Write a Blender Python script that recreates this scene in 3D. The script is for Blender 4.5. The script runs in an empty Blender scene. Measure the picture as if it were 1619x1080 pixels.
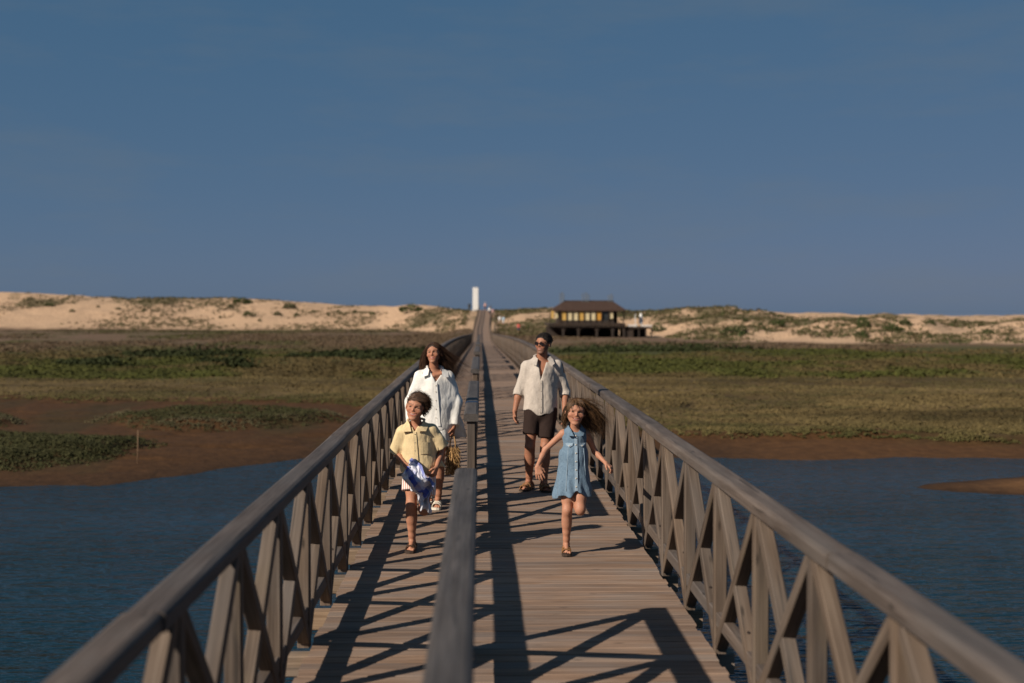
import bpy, math, random
import numpy as np
from mathutils import Vector, Matrix, Euler

random.seed(7)
RNG = np.random.default_rng(11)
scene = bpy.context.scene
COL = scene.collection

# ------------------------------------------------------------------ camera
CZ = 4.75                       # camera height above the water (m)
FPX = 2000.0                    # focal length in pixels of a 1619 px wide frame
VPX, HORY = 760.0, 490.0        # where the bridge axis and the horizon sit in that frame
cam_d = bpy.data.cameras.new('camera')
cam = bpy.data.objects.new('camera', cam_d)
COL.objects.link(cam)
cam_d.sensor_width = 36.0
cam_d.lens = 36.0 * FPX / 1619.0
cam_d.clip_start = 0.1
cam_d.clip_end = 6000.0
cam.location = (0, 0, CZ)
cam.rotation_euler = (math.radians(90) - math.atan(50.0 / FPX), 0, -math.atan(49.5 / FPX))
cam_d.dof.use_dof = True
cam_d.dof.focus_distance = 11.8
cam_d.dof.aperture_fstop = 1.5
scene.camera = cam

# ------------------------------------------------------------------ sky and sun
SUN_TO = Vector((1.31, 1.0, -1.09)).normalized()      # direction in which the light travels
elev = math.asin(-SUN_TO.z)
rot = math.atan2(-SUN_TO.x, -SUN_TO.y)
world = bpy.data.worlds.new('World')
scene.world = world
world.use_nodes = True
wn = world.node_tree
bg = wn.nodes['Background']
sky = wn.nodes.new('ShaderNodeTexSky')
sky.sky_type = 'NISHITA'
sky.sun_disc = False
sky.sun_elevation = elev
sky.sun_rotation = rot
sky.altitude = 0.0
sky.air_density = 0.6
sky.dust_density = 0.6
sky.ozone_density = 6.0
# one tone curve per colour channel over the whole sky: flat and slightly polarised, as exposed in the photograph
sep = wn.nodes.new('ShaderNodeSeparateColor'); com = wn.nodes.new('ShaderNodeCombineColor')
wn.links.new(sky.outputs[0], sep.inputs[0])
for i, (g, k) in enumerate(((.568, .412), (.278, .728), (.237, 1.095))):
    pw = wn.nodes.new('ShaderNodeMath'); pw.operation = 'POWER'; pw.inputs[1].default_value = g
    ml = wn.nodes.new('ShaderNodeMath'); ml.operation = 'MULTIPLY'; ml.inputs[1].default_value = k
    wn.links.new(sep.outputs[i], pw.inputs[0]); wn.links.new(pw.outputs[0], ml.inputs[0]); wn.links.new(ml.outputs[0], com.inputs[i])
# faint high wisps
wtc = wn.nodes.new('ShaderNodeTexCoord'); wmp = wn.nodes.new('ShaderNodeMapping'); wmp.inputs['Scale'].default_value = (2.2, 2.2, 11.0); wmp.inputs['Rotation'].default_value = (.10, -.16, 0)
wno = wn.nodes.new('ShaderNodeTexNoise'); wno.inputs['Scale'].default_value = 2.0; wno.inputs['Detail'].default_value = 7; wno.inputs['Roughness'].default_value = .62
wrp = wn.nodes.new('ShaderNodeValToRGB'); wrp.color_ramp.elements[0].position = .48; wrp.color_ramp.elements[1].position = .80
wrp.color_ramp.elements[0].color = (0, 0, 0, 1); wrp.color_ramp.elements[1].color = (.30, .30, .30, 1)
wmx = wn.nodes.new('ShaderNodeMix'); wmx.data_type = 'RGBA'; wmx.inputs[7].default_value = (1.05, 1.18, 1.25, 1)
wn.links.new(wtc.outputs['Generated'], wmp.inputs[0]); wn.links.new(wmp.outputs[0], wno.inputs['Vector']); wn.links.new(wno.outputs[0], wrp.inputs[0])
wn.links.new(wrp.outputs[0], wmx.inputs[0]); wn.links.new(com.outputs[0], wmx.inputs[6])
wn.links.new(wmx.outputs[2], bg.inputs['Color'])
bg.inputs['Strength'].default_value = 0.126
sun_d = bpy.data.lights.new('sun', 'SUN')
sun_d.energy = 5.0
sun_d.angle = math.radians(0.53)
sun_d.color = (1.0, 0.90, 0.77)
sun = bpy.data.objects.new('sun', sun_d)
COL.objects.link(sun)
sun.rotation_euler = SUN_TO.to_track_quat('-Z', 'Y').to_euler()
sun.location = (-20, -15, 30)
vs = scene.view_settings
vs.view_transform = 'Standard'
vs.look = 'None'
vs.exposure = 0.25
vs.gamma = 1.0
vs.use_curve_mapping = False
scene.cycles.use_denoising = True
scene.cycles.max_bounces = 6

# ------------------------------------------------------------------ helpers
def mesh_np(name, V, F, mat=None, smooth=False, col=None):
    """V (n,3); F either (m,k) array or list of lists"""
    me = bpy.data.meshes.new(name)
    V = np.asarray(V, np.float32)
    if isinstance(F, np.ndarray):
        m, k = F.shape
        me.vertices.add(len(V)); me.vertices.foreach_set('co', V.ravel())
        me.loops.add(m * k); me.loops.foreach_set('vertex_index', F.astype(np.int32).ravel())
        me.polygons.add(m)
        me.polygons.foreach_set('loop_start', np.arange(0, m * k, k, dtype=np.int32))
        me.polygons.foreach_set('loop_total', np.full(m, k, np.int32))
        me.update(calc_edges=True)
    else:
        me.from_pydata([tuple(v) for v in V], [], F)
        me.update()
    if smooth:
        me.polygons.foreach_set('use_smooth', np.ones(len(me.polygons), bool))
    if col is not None:
        a = me.color_attributes.new('Col', 'FLOAT_COLOR', 'POINT')
        c = np.ones((len(V), 4), np.float32); c[:, :3] = col
        a.data.foreach_set('color', c.ravel())
    if mat is not None:
        me.materials.append(mat)
    me.validate()
    return me

def link(name, data, parent=None, loc=(0, 0, 0), rot=(0, 0, 0), scale=(1, 1, 1)):
    o = bpy.data.objects.new(name, data)
    COL.objects.link(o)
    o.location = loc; o.rotation_euler = rot; o.scale = scale
    if parent is not None:
        o.parent = parent
    return o

def tag(o, label=None, cat=None, group=None, kind=None):
    if label: o['label'] = label
    if cat: o['category'] = cat
    if group: o['group'] = group
    if kind: o['kind'] = kind
    return o

class MB:
    """collects pieces of one mesh"""
    def __init__(s): s.V = []; s.F = []
    def add(s, V, F):
        n = len(s.V); s.V += [tuple(v) for v in V]
        s.F += [[i + n for i in f] for f in F]
        return s
    def box(s, x0, x1, y0, y1, z0, z1):
        V = [(x0,y0,z0),(x1,y0,z0),(x1,y1,z0),(x0,y1,z0),(x0,y0,z1),(x1,y0,z1),(x1,y1,z1),(x0,y1,z1)]
        return s.add(V, [(0,3,2,1),(4,5,6,7),(0,1,5,4),(1,2,6,5),(2,3,7,6),(3,0,4,7)])
    def sweep(s, prof, path, right=None, up=None, scales=None, caps=True):
        """prof: list of (u,v); path: list of points; frame from right/up or automatic"""
        path = [Vector(p) for p in path]; n = len(prof)
        V = []; F = []
        prev = None
        for i, p in enumerate(path):
            t = (path[min(i+1, len(path)-1)] - path[max(i-1, 0)])
            if t.length < 1e-9: t = Vector((0, 0, 1))
            t.normalize()
            if right is not None:
                r = Vector(right); u = r.cross(t).normalized(); r = t.cross(u).normalized()
            else:
                if prev is None:
                    a = Vector((0, 0, 1)) if abs(t.z) < .9 else Vector((1, 0, 0))
                    r = t.cross(a).normalized()
                else:
                    r = (prev - t * prev.dot(t)).normalized()
                prev = r
                u = r.cross(t).normalized()
            sc = 1 if scales is None else scales[i]
            for (a, b) in prof: V.append(p + r * (a * sc) + u * (b * sc))
        for i in range(len(path) - 1):
            for j in range(n):
                k = (j + 1) % n
                F.append((i*n+j, i*n+k, (i+1)*n+k, (i+1)*n+j))
        if caps:
            F.append(tuple(range(n))[::-1]); F.append(tuple((len(path)-1)*n + j for j in range(n)))
        return s.add(V, F)
    def tube(s, path, rad, n=6, caps=True):
        prof = [(math.cos(2*math.pi*j/n), math.sin(2*math.pi*j/n)) for j in range(n)]
        sc = rad if hasattr(rad, '__len__') else [rad]*len(path)
        return s.sweep(prof, path, scales=sc, caps=caps)
    def ball(s, c, r, nu=10, nv=6):
        c = Vector(c); r = (r, r, r) if not hasattr(r, '__len__') else r
        V = [(c.x, c.y, c.z - r[2])]; F = []
        for i in range(1, nv):
            th = -math.pi/2 + math.pi*i/nv
            for j in range(nu):
                ph = 2*math.pi*j/nu
                V.append((c.x + r[0]*math.cos(th)*math.cos(ph), c.y + r[1]*math.cos(th)*math.sin(ph), c.z + r[2]*math.sin(th)))
        V.append((c.x, c.y, c.z + r[2])); top = len(V)-1
        for j in range(nu):
            F.append((0, 1+(j+1) % nu, 1+j))
            F.append((top, top-nu+j, top-nu+(j+1) % nu))
        for i in range(nv-2):
            for j in range(nu):
                a = 1+i*nu; k = (j+1) % nu
                F.append((a+j, a+k, a+nu+k, a+nu+j))
        return s.add(V, F)
    def mesh(s, name, mat=None, smooth=False): return mesh_np(name, s.V, s.F, mat, smooth)
    def build(s, name, mat, parent=None, smooth=False, **kw): return link(name, s.mesh(name, mat, smooth), parent, **kw)

def chamfer(w, h, c, z0=None):
    """eight-sided profile of a w x h bar"""
    a, b = w/2, h/2
    return [(-a+c, -b), (a-c, -b), (a, -b+c), (a, b-c), (a-c, b), (-a+c, b), (-a, b-c), (-a, -b+c)]

# ---- value noise
_T = np.random.default_rng(3).random((64, 64, 64)).astype(np.float32)
def vnoise(x, y, z=None):
    x = np.asarray(x, np.float32); y = np.asarray(y, np.float32)
    z = np.zeros_like(x) if z is None else np.asarray(z, np.float32)
    xi = np.floor(x).astype(np.int32); yi = np.floor(y).astype(np.int32); zi = np.floor(z).astype(np.int32)
    fx = x - xi; fy = y - yi; fz = z - zi
    fx = fx*fx*(3-2*fx); fy = fy*fy*(3-2*fy); fz = fz*fz*(3-2*fz)
    r = 0
    for dx in (0, 1):
        wx = fx if dx else 1-fx
        for dy in (0, 1):
            wy = fy if dy else 1-fy
            for dz in (0, 1):
                wz = fz if dz else 1-fz
                r = r + wx*wy*wz*_T[(xi+dx) & 63, (yi+dy) & 63, (zi+dz) & 63]
    return r*2-1
def fbm(x, y, z=None, oct=4):
    r = 0; a = .5; s = 1.0
    for i in range(oct):
        r = r + a*vnoise(x*s+17.3*i, y*s+5.1*i, None if z is None else z*s+9.7*i); a *= .5; s *= 2.03
    return r
def sstep(a, b, x):
    t = np.clip((x-a)/(b-a), 0, 1); return t*t*(3-2*t)
def lerp(a, b, t): return a+(b-a)*t

# ------------------------------------------------------------------ materials
def new_mat(name):
    m = bpy.data.materials.new(name); m.use_nodes = True
    nt = m.node_tree
    return m, nt, nt.nodes['Principled BSDF']
def node(nt, typ, **kw):
    n = nt.nodes.new(typ)
    for k, v in kw.items():
        if k in n.inputs: n.inputs[k].default_value = v
        else: setattr(n, k, v)
    return n
def ramp(nt, src, stops):
    r = nt.nodes.new('ShaderNodeValToRGB')
    els = r.color_ramp.elements
    while len(els) < len(stops): els.new(0.5)
    for e, (p, c) in zip(els, stops):
        e.position = p; e.color = (*c, 1) if len(c) == 3 else c
    nt.links.new(src, r.inputs[0])
    return r.outputs[0]
def mixc(nt, f, a, b, mode='MIX'):
    m = nt.nodes.new('ShaderNodeMix'); m.data_type = 'RGBA'; m.blend_type = mode
    for s, v in ((0, f), (6, a), (7, b)):
        if isinstance(v, (int, float)): m.inputs[s].default_value = v
        elif isinstance(v, tuple): m.inputs[s].default_value = (*v, 1) if len(v) == 3 else v
        else: nt.links.new(v, m.inputs[s])
    return m.outputs[2]
def bump(nt, bsdf, h, strength, dist):
    b = nt.nodes.new('ShaderNodeBump'); b.inputs['Strength'].default_value = strength; b.inputs['Distance'].default_value = dist
    nt.links.new(h, b.inputs['Height']); nt.links.new(b.outputs[0], bsdf.inputs['Normal'])

def wood_mat(name, axis, cols, rough=.75, grain=1.0, dirt=(.10, .085, .07)):
    """weathered timber, grain along the given local axis, every piece a little different"""
    m, nt, b = new_mat(name)
    tc = node(nt, 'ShaderNodeTexCoord'); oi = node(nt, 'ShaderNodeObjectInfo')
    off = node(nt, 'ShaderNodeVectorMath', operation='SCALE')
    comb = node(nt, 'ShaderNodeCombineXYZ')
    for i in range(3): nt.links.new(oi.outputs['Random'], comb.inputs[i])
    nt.links.new(comb.outputs[0], off.inputs[0]); off.inputs['Scale'].default_value = 91.0
    add = node(nt, 'ShaderNodeVectorMath', operation='ADD')
    nt.links.new(tc.outputs['Object'], add.inputs[0]); nt.links.new(off.outputs[0], add.inputs[1])
    def nz(sc_long, sc_cross, detail=4, rough_=.6):
        mp = node(nt, 'ShaderNodeMapping'); v = [sc_cross]*3; v[axis] = sc_long
        mp.inputs['Scale'].default_value = v
        nt.links.new(add.outputs[0], mp.inputs[0])
        n = node(nt, 'ShaderNodeTexNoise'); n.inputs['Scale'].default_value = 1.0
        n.inputs['Detail'].default_value = detail; n.inputs['Roughness'].default_value = rough_
        nt.links.new(mp.outputs[0], n.inputs['Vector'])
        return n.outputs[0]
    fine = nz(2.0, 90.0); mid = nz(1.3, 16.0, 3); blot = nz(2.2, 5.0, 3)
    c = ramp(nt, mid, [(.30, cols[0]), (.52, cols[1]), (.72, cols[2])])
    c = mixc(nt, ramp(nt, fine, [(.36, (0, 0, 0)), (.62, (1, 1, 1))]), mixc(nt, 1.0, c, (.66, .62, .58), 'MULTIPLY'), c)
    crk = nz(1.1, 34.0, 2, .5)
    c = mixc(nt, ramp(nt, crk, [(.655, (0, 0, 0)), (.70, (.75, .75, .75))]), c, tuple(x*.30 for x in cols[0]))
    gry = nz(.9, 3.0, 3)
    g3 = sum(cols[1])/3*1.08
    c = mixc(nt, ramp(nt, gry, [(.45, (0, 0, 0)), (.75, (.7, .7, .7))]), c, (g3*1.06, g3*.95, g3*.87))
    # per piece tone
    tone = ramp(nt, oi.outputs['Random'], [(0, (.74, .74, .76)), (.35, (1.0, .96, .92)), (.7, (.90, .90, .92)), (1, (1.12, 1.05, .98))])
    c = mixc(nt, 1.0, c, tone, 'MULTIPLY')
    c = mixc(nt, ramp(nt, blot, [(.58, (0, 0, 0)), (.80, (.55, .55, .55))]), c, dirt)
    # knots
    mp = node(nt, 'ShaderNodeMapping'); v = [9.0]*3; v[axis] = 2.6; mp.inputs['Scale'].default_value = v
    nt.links.new(add.outputs[0], mp.inputs[0])
    vo = node(nt, 'ShaderNodeTexVoronoi'); vo.inputs['Scale'].default_value = 1.0
    nt.links.new(mp.outputs[0], vo.inputs['Vector'])
    c = mixc(nt, ramp(nt, vo.outputs['Distance'], [(.05, (.8, .8, .8)), (.12, (0, 0, 0))]), c, tuple(x*.35 for x in cols[0]))
    nt.links.new(c, b.inputs['Base Color'])
    b.inputs['Roughness'].default_value = rough
    b.inputs['Specular IOR Level'].default_value = .35
    bump(nt, b, fine, .45*grain, .006)
    return m

def noise_mat(name, c0, c1, scale, rough=.8, bstr=.0, bdist=.01, spec=.3, bscale=None, coord='Object'):
    m, nt, b = new_mat(name)
    tc = node(nt, 'ShaderNodeTexCoord')
    n = node(nt, 'ShaderNodeTexNoise'); n.inputs['Scale'].default_value = scale; n.inputs['Detail'].default_value = 5
    nt.links.new(tc.outputs[coord], n.inputs['Vector'])
    nt.links.new(ramp(nt, n.outputs[0], [(.3, c0), (.7, c1)]), b.inputs['Base Color'])
    b.inputs['Roughness'].default_value = rough
    b.inputs['Specular IOR Level'].default_value = spec
    if bstr:
        n2 = node(nt, 'ShaderNodeTexNoise'); n2.inputs['Scale'].default_value = bscale or scale*3; n2.inputs['Detail'].default_value = 4
        nt.links.new(tc.outputs[coord], n2.inputs['Vector'])
        bump(nt, b, n2.outputs[0], bstr, bdist)
    return m

def attr_mat(name, rough=.9, nscale=0, namt=.3, spec=.2, bstr=0, bdist=.02, bscale=1.0, sss=0, trans=0):
    """colour comes from the vertex attribute 'Col' (each clump's or zone's own colour), broken up by noise"""
    m, nt, b = new_mat(name)
    at = node(nt, 'ShaderNodeAttribute'); at.attribute_name = 'Col'
    c = at.outputs['Color']
    tc = node(nt, 'ShaderNodeTexCoord')
    if nscale:
        n = node(nt, 'ShaderNodeTexNoise'); n.inputs['Scale'].default_value = nscale; n.inputs['Detail'].default_value = 6
        n.inputs['Roughness'].default_value = .65
        nt.links.new(tc.outputs['Object'], n.inputs['Vector'])
        v = ramp(nt, n.outputs[0], [(.28, (1-namt,)*3), (.72, (1+namt,)*3)])
        c = mixc(nt, 1.0, c, v, 'MULTIPLY')
    nt.links.new(c, b.inputs['Base Color'])
    b.inputs['Roughness'].default_value = rough
    b.inputs['Specular IOR Level'].default_value = spec
    if sss:
        b.inputs['Subsurface Weight'].default_value = sss
        b.inputs['Subsurface Radius'].default_value = (1.0, .35, .2)
        b.inputs['Subsurface Scale'].default_value = .008
    if bstr:
        n2 = node(nt, 'ShaderNodeTexNoise'); n2.inputs['Scale'].default_value = bscale; n2.inputs['Detail'].default_value = 5
        nt.links.new(tc.outputs['Object'], n2.inputs['Vector'])
        bump(nt, b, n2.outputs[0], bstr, bdist)
    return m
# ------------------------------------------------------------------ water
def water():
    m, nt, b = new_mat('water')
    tc = node(nt, 'ShaderNodeTexCoord')
    def wv(sx, sy, det, rotz=0):
        mp = node(nt, 'ShaderNodeMapping'); mp.inputs['Scale'].default_value = (sx, sy, 1); mp.inputs['Rotation'].default_value = (0, 0, rotz)
        nt.links.new(tc.outputs['Object'], mp.inputs[0])
        n = node(nt, 'ShaderNodeTexNoise'); n.inputs['Scale'].default_value = 1; n.inputs['Detail'].default_value = det
        nt.links.new(mp.outputs[0], n.inputs['Vector']); return n.outputs[0]
    a = wv(1.0, 2.6, 4, .22); c = wv(3.0, 8.0, 2, -.12)
    s = node(nt, 'ShaderNodeMath', operation='MULTIPLY_ADD'); nt.links.new(c, s.inputs[0]); s.inputs[1].default_value = .42; nt.links.new(a, s.inputs[2])
    big = wv(.05, .16, 3, .1)
    # calmer and more ruffled streaks
    st = node(nt, 'ShaderNodeMapRange'); nt.links.new(big, st.inputs[0])
    st.inputs[1].default_value = .35; st.inputs[2].default_value = .65; st.inputs[3].default_value = .55; st.inputs[4].default_value = 1.0
    bp = nt.nodes.new('ShaderNodeBump'); bp.inputs['Distance'].default_value = .20
    nt.links.new(st.outputs[0], bp.inputs['Strength']); nt.links.new(s.outputs[0], bp.inputs['Height'])
    nt.links.new(bp.outputs[0], b.inputs['Normal'])
    b.inputs['Base Color'].default_value = (.006, .022, .033, 1)
    b.inputs['Roughness'].default_value = .05
    b.inputs['IOR'].default_value = 1.33
    V = [(-3000, -400, 0), (3000, -400, 0), (3000, 430, 0), (-3000, 430, 0)]
    o = link('water', mesh_np('water', V, [(0, 1, 2, 3)], m))
    tag(o, 'dark blue rippled tidal channel under the footbridge', kind='structure')
water()
def sea():
    m, nt, b = new_mat('calm_far_sea')
    b.inputs['Base Color'].default_value = (.02, .04, .055, 1); b.inputs['Roughness'].default_value = .02; b.inputs['IOR'].default_value = 1.33
    V = [(-9000, 430, -.02), (9000, 430, -.02), (9000, 5500, -.02), (-9000, 5500, -.02)]
    tag(link('sea', mesh_np('sea', V, [(0, 1, 2, 3)], m)), 'calm pale sea beyond the dunes', kind='structure')
sea()

# ------------------------------------------------------------------ terrain
_lx = [-400, -60, -20, -12.7, -10.3, -7.6, -5.7, -3, 0, 3, 5.5, 7.5, 10.5, 14, 17, 60, 400]
_ly = [26, 29, 31.5, 33.3, 33.9, 37.3, 40.2, 43, 45, 43, 40.0, 39.3, 38.8, 39.9, 39.9, 41, 40]
_uk = [-2500, -600, 0, 100, 200, 300, 400, 450, 520, 600, 650, 700, 750, 800, 860, 940, 1010, 1080, 1150, 1200, 1250, 1300, 1350, 1400, 1440, 1500, 1619, 2200, 5000]
_ys = [455, 458, 463, 467, 472, 474, 474, 478, 481, 484, 483, 487, 491, 490, 488, 490, 495, 492, 492, 495, 500, 503, 505, 502, 503, 504, 509, 508, 505]
_yb = [250, 268, 272, 272, 272, 271, 270, 270, 268, 264, 250, 232, 208, 200, 196, 198, 190, 178, 170, 166, 163, 161, 160, 160, 158, 157, 155, 150, 140]
_yc = [300, 312, 316, 316, 315, 314, 312, 311, 309, 304, 290, 278, 268, 264, 262, 258, 246, 232, 222, 214, 210, 207, 205, 204, 203, 202, 200, 196, 190]

def deck_rel():
    ys = np.arange(-30, 176, .25)
    sl = np.interp(ys, [-30, 0, 18, 35, 60, 100, 150, 164, 176], [.003, .003, .003, -.008, -.016, -.0178, -.0165, -.003, .004])
    z = np.cumsum(sl)*.25; z = z - np.interp(0, ys, z) - 2.12
    return ys, z
_DY, _DZ = deck_rel()
def deck_z(y): return float(np.interp(y, _DY, _DZ)) + CZ
_RY = [150, 164, 175, 200, 230, 250, 262, 280, 400]
_RZ = [.8, deck_z(164), deck_z(175)+.02, 1.15, 2.5, 3.85, 4.70, 4.75, 4.4]
def ramp_z(y): return np.interp(y, _RY, _RZ)

def shore(X): return np.interp(X, _lx, _ly)
def marsh_edge(X, Y):
    """signed distance past the edge of the continuous marsh vegetation"""
    e = np.interp(X, [-80, -30, -19, -12, -6, 0, 6, 10, 20, 60], [62, 62, 61, 62, 58, 50, 45.5, 44.5, 44.5, 46])
    return Y - e + 2.6*fbm(X*.16+3, Y*.16+8) + .8*fbm(X*.7, Y*.7, oct=2)
def islands(X, Y):
    """low vegetated humps on the left mud flat"""
    w = 1.1*fbm(X*.35+40, Y*.35, oct=3)
    a = 1 - np.hypot((X+16.2)/5.4, (Y-40.4)/3.9) + w*.28
    b = 1 - np.hypot((X+10.6)/5.0, (Y-51.5)/4.0) + w*.28
    c = 1 - np.hypot((X+21.5)/3.6, (Y-50.0)/3.2) + w*.28
    d = 1 - np.hypot((X+24)/4.5, (Y-43)/2.5) + w*.28
    return np.maximum(np.maximum(a, b), np.maximum(c, d))

def creek(X, Y):
    return np.abs(fbm(X*.045+2, Y*.10+7, oct=3))

def terrain(X, Y):
    X = np.asarray(X, float); Y = np.asarray(Y, float)
    u = VPX + FPX*X/np.maximum(Y, 8)
    n1 = fbm(X*.09, Y*.09); n2 = fbm(X*.5, Y*.5, oct=3); n3 = fbm(X*1.7, Y*1.7, oct=3)
    t = Y - shore(X) + 1.2*n1*2 + .35*n2
    z = np.where(t < 0, np.maximum(.10*t, -1.6) - .015, .30*(1-np.exp(-np.maximum(t, 0)/5.0)) + .02*n2*sstep(0, 4, t) + .018*n3*sstep(0, 2, t))
    # shallow runnels in the mud
    rn = np.abs(fbm(X*.13+9, Y*.35+4, oct=3)); z = z - .10*np.exp(-(rn/.05)**2)*sstep(1.0, 5, t)*(1-sstep(0, 3, marsh_edge(X, Y)))
    # spit on the right
    sp = 1 - np.hypot((X-20.5)/(8.6), (Y-33.3-.10*(X-12))/(2.3)) + .10*n2
    z = np.maximum(z, .22*np.clip(sp, -1, 1) - .0)
    sp2 = 1 - np.hypot((X-9.0)/3.4, (Y-41.0)/1.0) + .1*n2
    # islands
    il = islands(X, Y)
    z = z + .34*sstep(-.05, .30, il)*(t > 0)
    # marsh plateau with a small eroded bank
    me = marsh_edge(X, Y)
    pl = .46 + .10*n1 + .16*fbm(X*.30+7, Y*.42+3, oct=3) + .05*n3
    z = lerp(z, pl, sstep(-.4, .9, me))
    # creeks in the marsh
    ck = creek(X, Y); z = z - .22*np.exp(-(ck/.035)**2)*sstep(1, 8, me)*(1-sstep(95, 120, Y))
    # dunes
    yb = np.interp(u, _uk, _yb); yc = np.interp(u, _uk, _yc); ysil = np.interp(u, _uk, _ys)
    zc = CZ + (HORY-ysil)*yc/FPX
    s = (Y-yb)/(yc-yb)
    f = np.where(s < 1, sstep(0, 1, s)*.45+.55*np.clip(s, 0, 1)**.9, 1 - .35*sstep(1, 3.5, s))
    f = np.where(s < 0, 0, f)
    dn = (.9*fbm(X*.045+31, Y*.06, oct=4) + .45*fbm(X*.16+3, Y*.16+11, oct=3))
    dn = dn + 1.6*sstep(1040, 1150, u)*fbm(X*.11+51, Y*.11+2, oct=3)
    z = z + (zc-.5)*f + dn*sstep(0, .45, s)*1.25*(1-.35*sstep(.85, 1.0, s))
    # the ramp of the far boardwalk lies in its own cut
    w = (1-sstep(2.2, 7, np.abs(X-.2)))*sstep(150, 165, Y)
    z = lerp(z, ramp_z(Y)-.22, w)
    # foot of the building is level ground
    wb = (1-sstep(9, 14, np.abs(X-17.5)))*(1-sstep(8, 14, np.abs(Y-190)))
    z = lerp(z, .70+0*z, wb)
    # keep clear of the bridge deck
    z = np.where((np.abs(X-.2) < 2.5) & (Y < 166), np.minimum(z, np.interp(Y, _DY, _DZ)+CZ-.30), z)
    return z

SAND = np.array([.43, .285, .18]); MUD = np.array([.058, .027, .010]); WET = np.array([.040, .020, .009])
SOIL = np.array([.094, .064, .026]); GREEN = np.array([.050, .054, .016]); FIELD = np.array([.128, .082, .054])
SPIT = np.array([.165, .080, .030]); SCRUB = np.array([.085, .070, .034])

def zones(X, Y, Z):
    """colour of the bare ground"""
    X = np.asarray(X, float); Y = np.asarray(Y, float)
    u = VPX + FPX*X/np.maximum(Y, 8)
    n1 = fbm(X*.06+5, Y*.03+2); n2 = fbm(X*.3+1, Y*.12+6, oct=3); n3 = fbm(X*.9, Y*.9, oct=3)
    def mx(c, d, t): return c + (d-c)*t[..., None]
    c = np.broadcast_to(MUD, X.shape+(3,)).copy()
    c = mx(c, WET, sstep(.16, .02, Z)*.85)
    c = mx(c, np.array([.036, .026, .010]), .7*sstep(.05, .35, n2)*(Z > .1))
    c = mx(c, SPIT, sstep(-.1, .1, 1-np.hypot((X-20.5)/9.5, (Y-33.6)/4.0))*(X > 8)*sstep(0, .1, Z))
    c = mx(c, np.array([.085, .039, .014]), .7*sstep(7, 10, X)*(Y < 47)*(1-sstep(-1, 1, marsh_edge(X, Y)))*(Y > 36.5))
    me = marsh_edge(X, Y)
    c = mx(c, SOIL, sstep(0, 2.5, me))
    c = c*(1+sstep(0, 3, me)*(.85*fbm(X*.05+8, Y*.16+3, oct=3)+.55*fbm(X*.22+4, Y*.55, oct=3)))[..., None]
    c = mx(c, np.array([.040, .026, .012]), .9*np.exp(-(creek(X, Y)/.030)**2)*sstep(.5, 4, me)*(1-sstep(95, 120, Y)))
    gb = sstep(78, 90, Y+6*n1*2)*(1-sstep(138, 160, Y+20*n1))
    c = mx(c, GREEN, gb*.8)
    fd = sstep(128, 165, Y+26*n1+10*n2)
    c = mx(c, FIELD, fd)
    c = mx(c, np.array([.075, .062, .028]), .7*fd*sstep(.02, .22, n2))
    yb = np.interp(u, _uk, _yb); yc = np.interp(u, _uk, _yc)
    s = (Y-yb)/(yc-yb)
    sd = sstep(-.04, .10, s+.10*n2+.05*n3)
    c = mx(c, SAND*(1+.0*s[..., None]), sd)
    # scrub grown over the dunes: crest on the left, slopes in the middle and on the right
    gn = fbm(X*.075+20, Y*.05+9, oct=4) + .5*n3
    left = sstep(.45, .85, s)*(u < 640)*sstep(500, 150, u)
    midd = sstep(610, 690, u)*sstep(1230, 1120, u)
    rgt = (u > 1100)*sstep(.2, .8, s)
    cover = .60*left + .62*midd + .50*rgt
    c = mx(c, SCRUB, sd*sstep(.50, .58, cover*.62 + gn*.55 + .16*(cover > .2))*.85)
    path = (1-sstep(1.7, 2.6, np.abs(X+3.3+.03*(Y-230))))*sstep(214, 222, Y)*(1-sstep(262, 268, Y))
    c = mx(c, SAND, path*.8)
    return c

def land():
    us = np.concatenate([np.linspace(-3200, -300, 60), np.linspace(-280, 1900, 264), np.linspace(1930, 5200, 60)])
    ysl = np.concatenate([np.exp(np.linspace(math.log(24), math.log(70), 190)), np.exp(np.linspace(math.log(70.4), math.log(150), 120)), np.linspace(151, 330, 190), np.linspace(334, 460, 22)])
    U, Y = np.meshgrid(us, ysl)
    X = (U-VPX)*Y/FPX
    Z = terrain(X, Y)
    C = zones(X, Y, Z)
    nr, nc = U.shape
    idx = np.arange(nr*nc).reshape(nr, nc)
    F = np.stack([idx[:-1, :-1], idx[:-1, 1:], idx[1:, 1:], idx[1:, :-1]], -1).reshape(-1, 4)
    V = np.stack([X, Y, Z], -1).reshape(-1, 3)
    m = attr_mat('ground', .95, 2.2, .38, .15, .9, .05, 5.0)
    o = link('tidal_flat_and_dunes', mesh_np('terrain', V, F, m, True, C.reshape(-1, 3)))
    tag(o, 'brown mud flats, salt marsh ground and pale sand dunes behind', kind='structure')
land()

def px_hit(px, py, y0=60, y1=330):
    """the spot on the ground that is seen at a pixel of the photograph"""
    ys = np.linspace(y0, y1, 3000); xs = (px-VPX)*ys/FPX
    zr = CZ - (py-HORY)*ys/FPX; zt = terrain(xs, ys)
    k = np.argmax(zt >= zr)
    if zt[k] < zr[k]: k = np.argmin(zr-zt)
    return float(xs[k]), float(ys[k]), float(zt[k])

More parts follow.
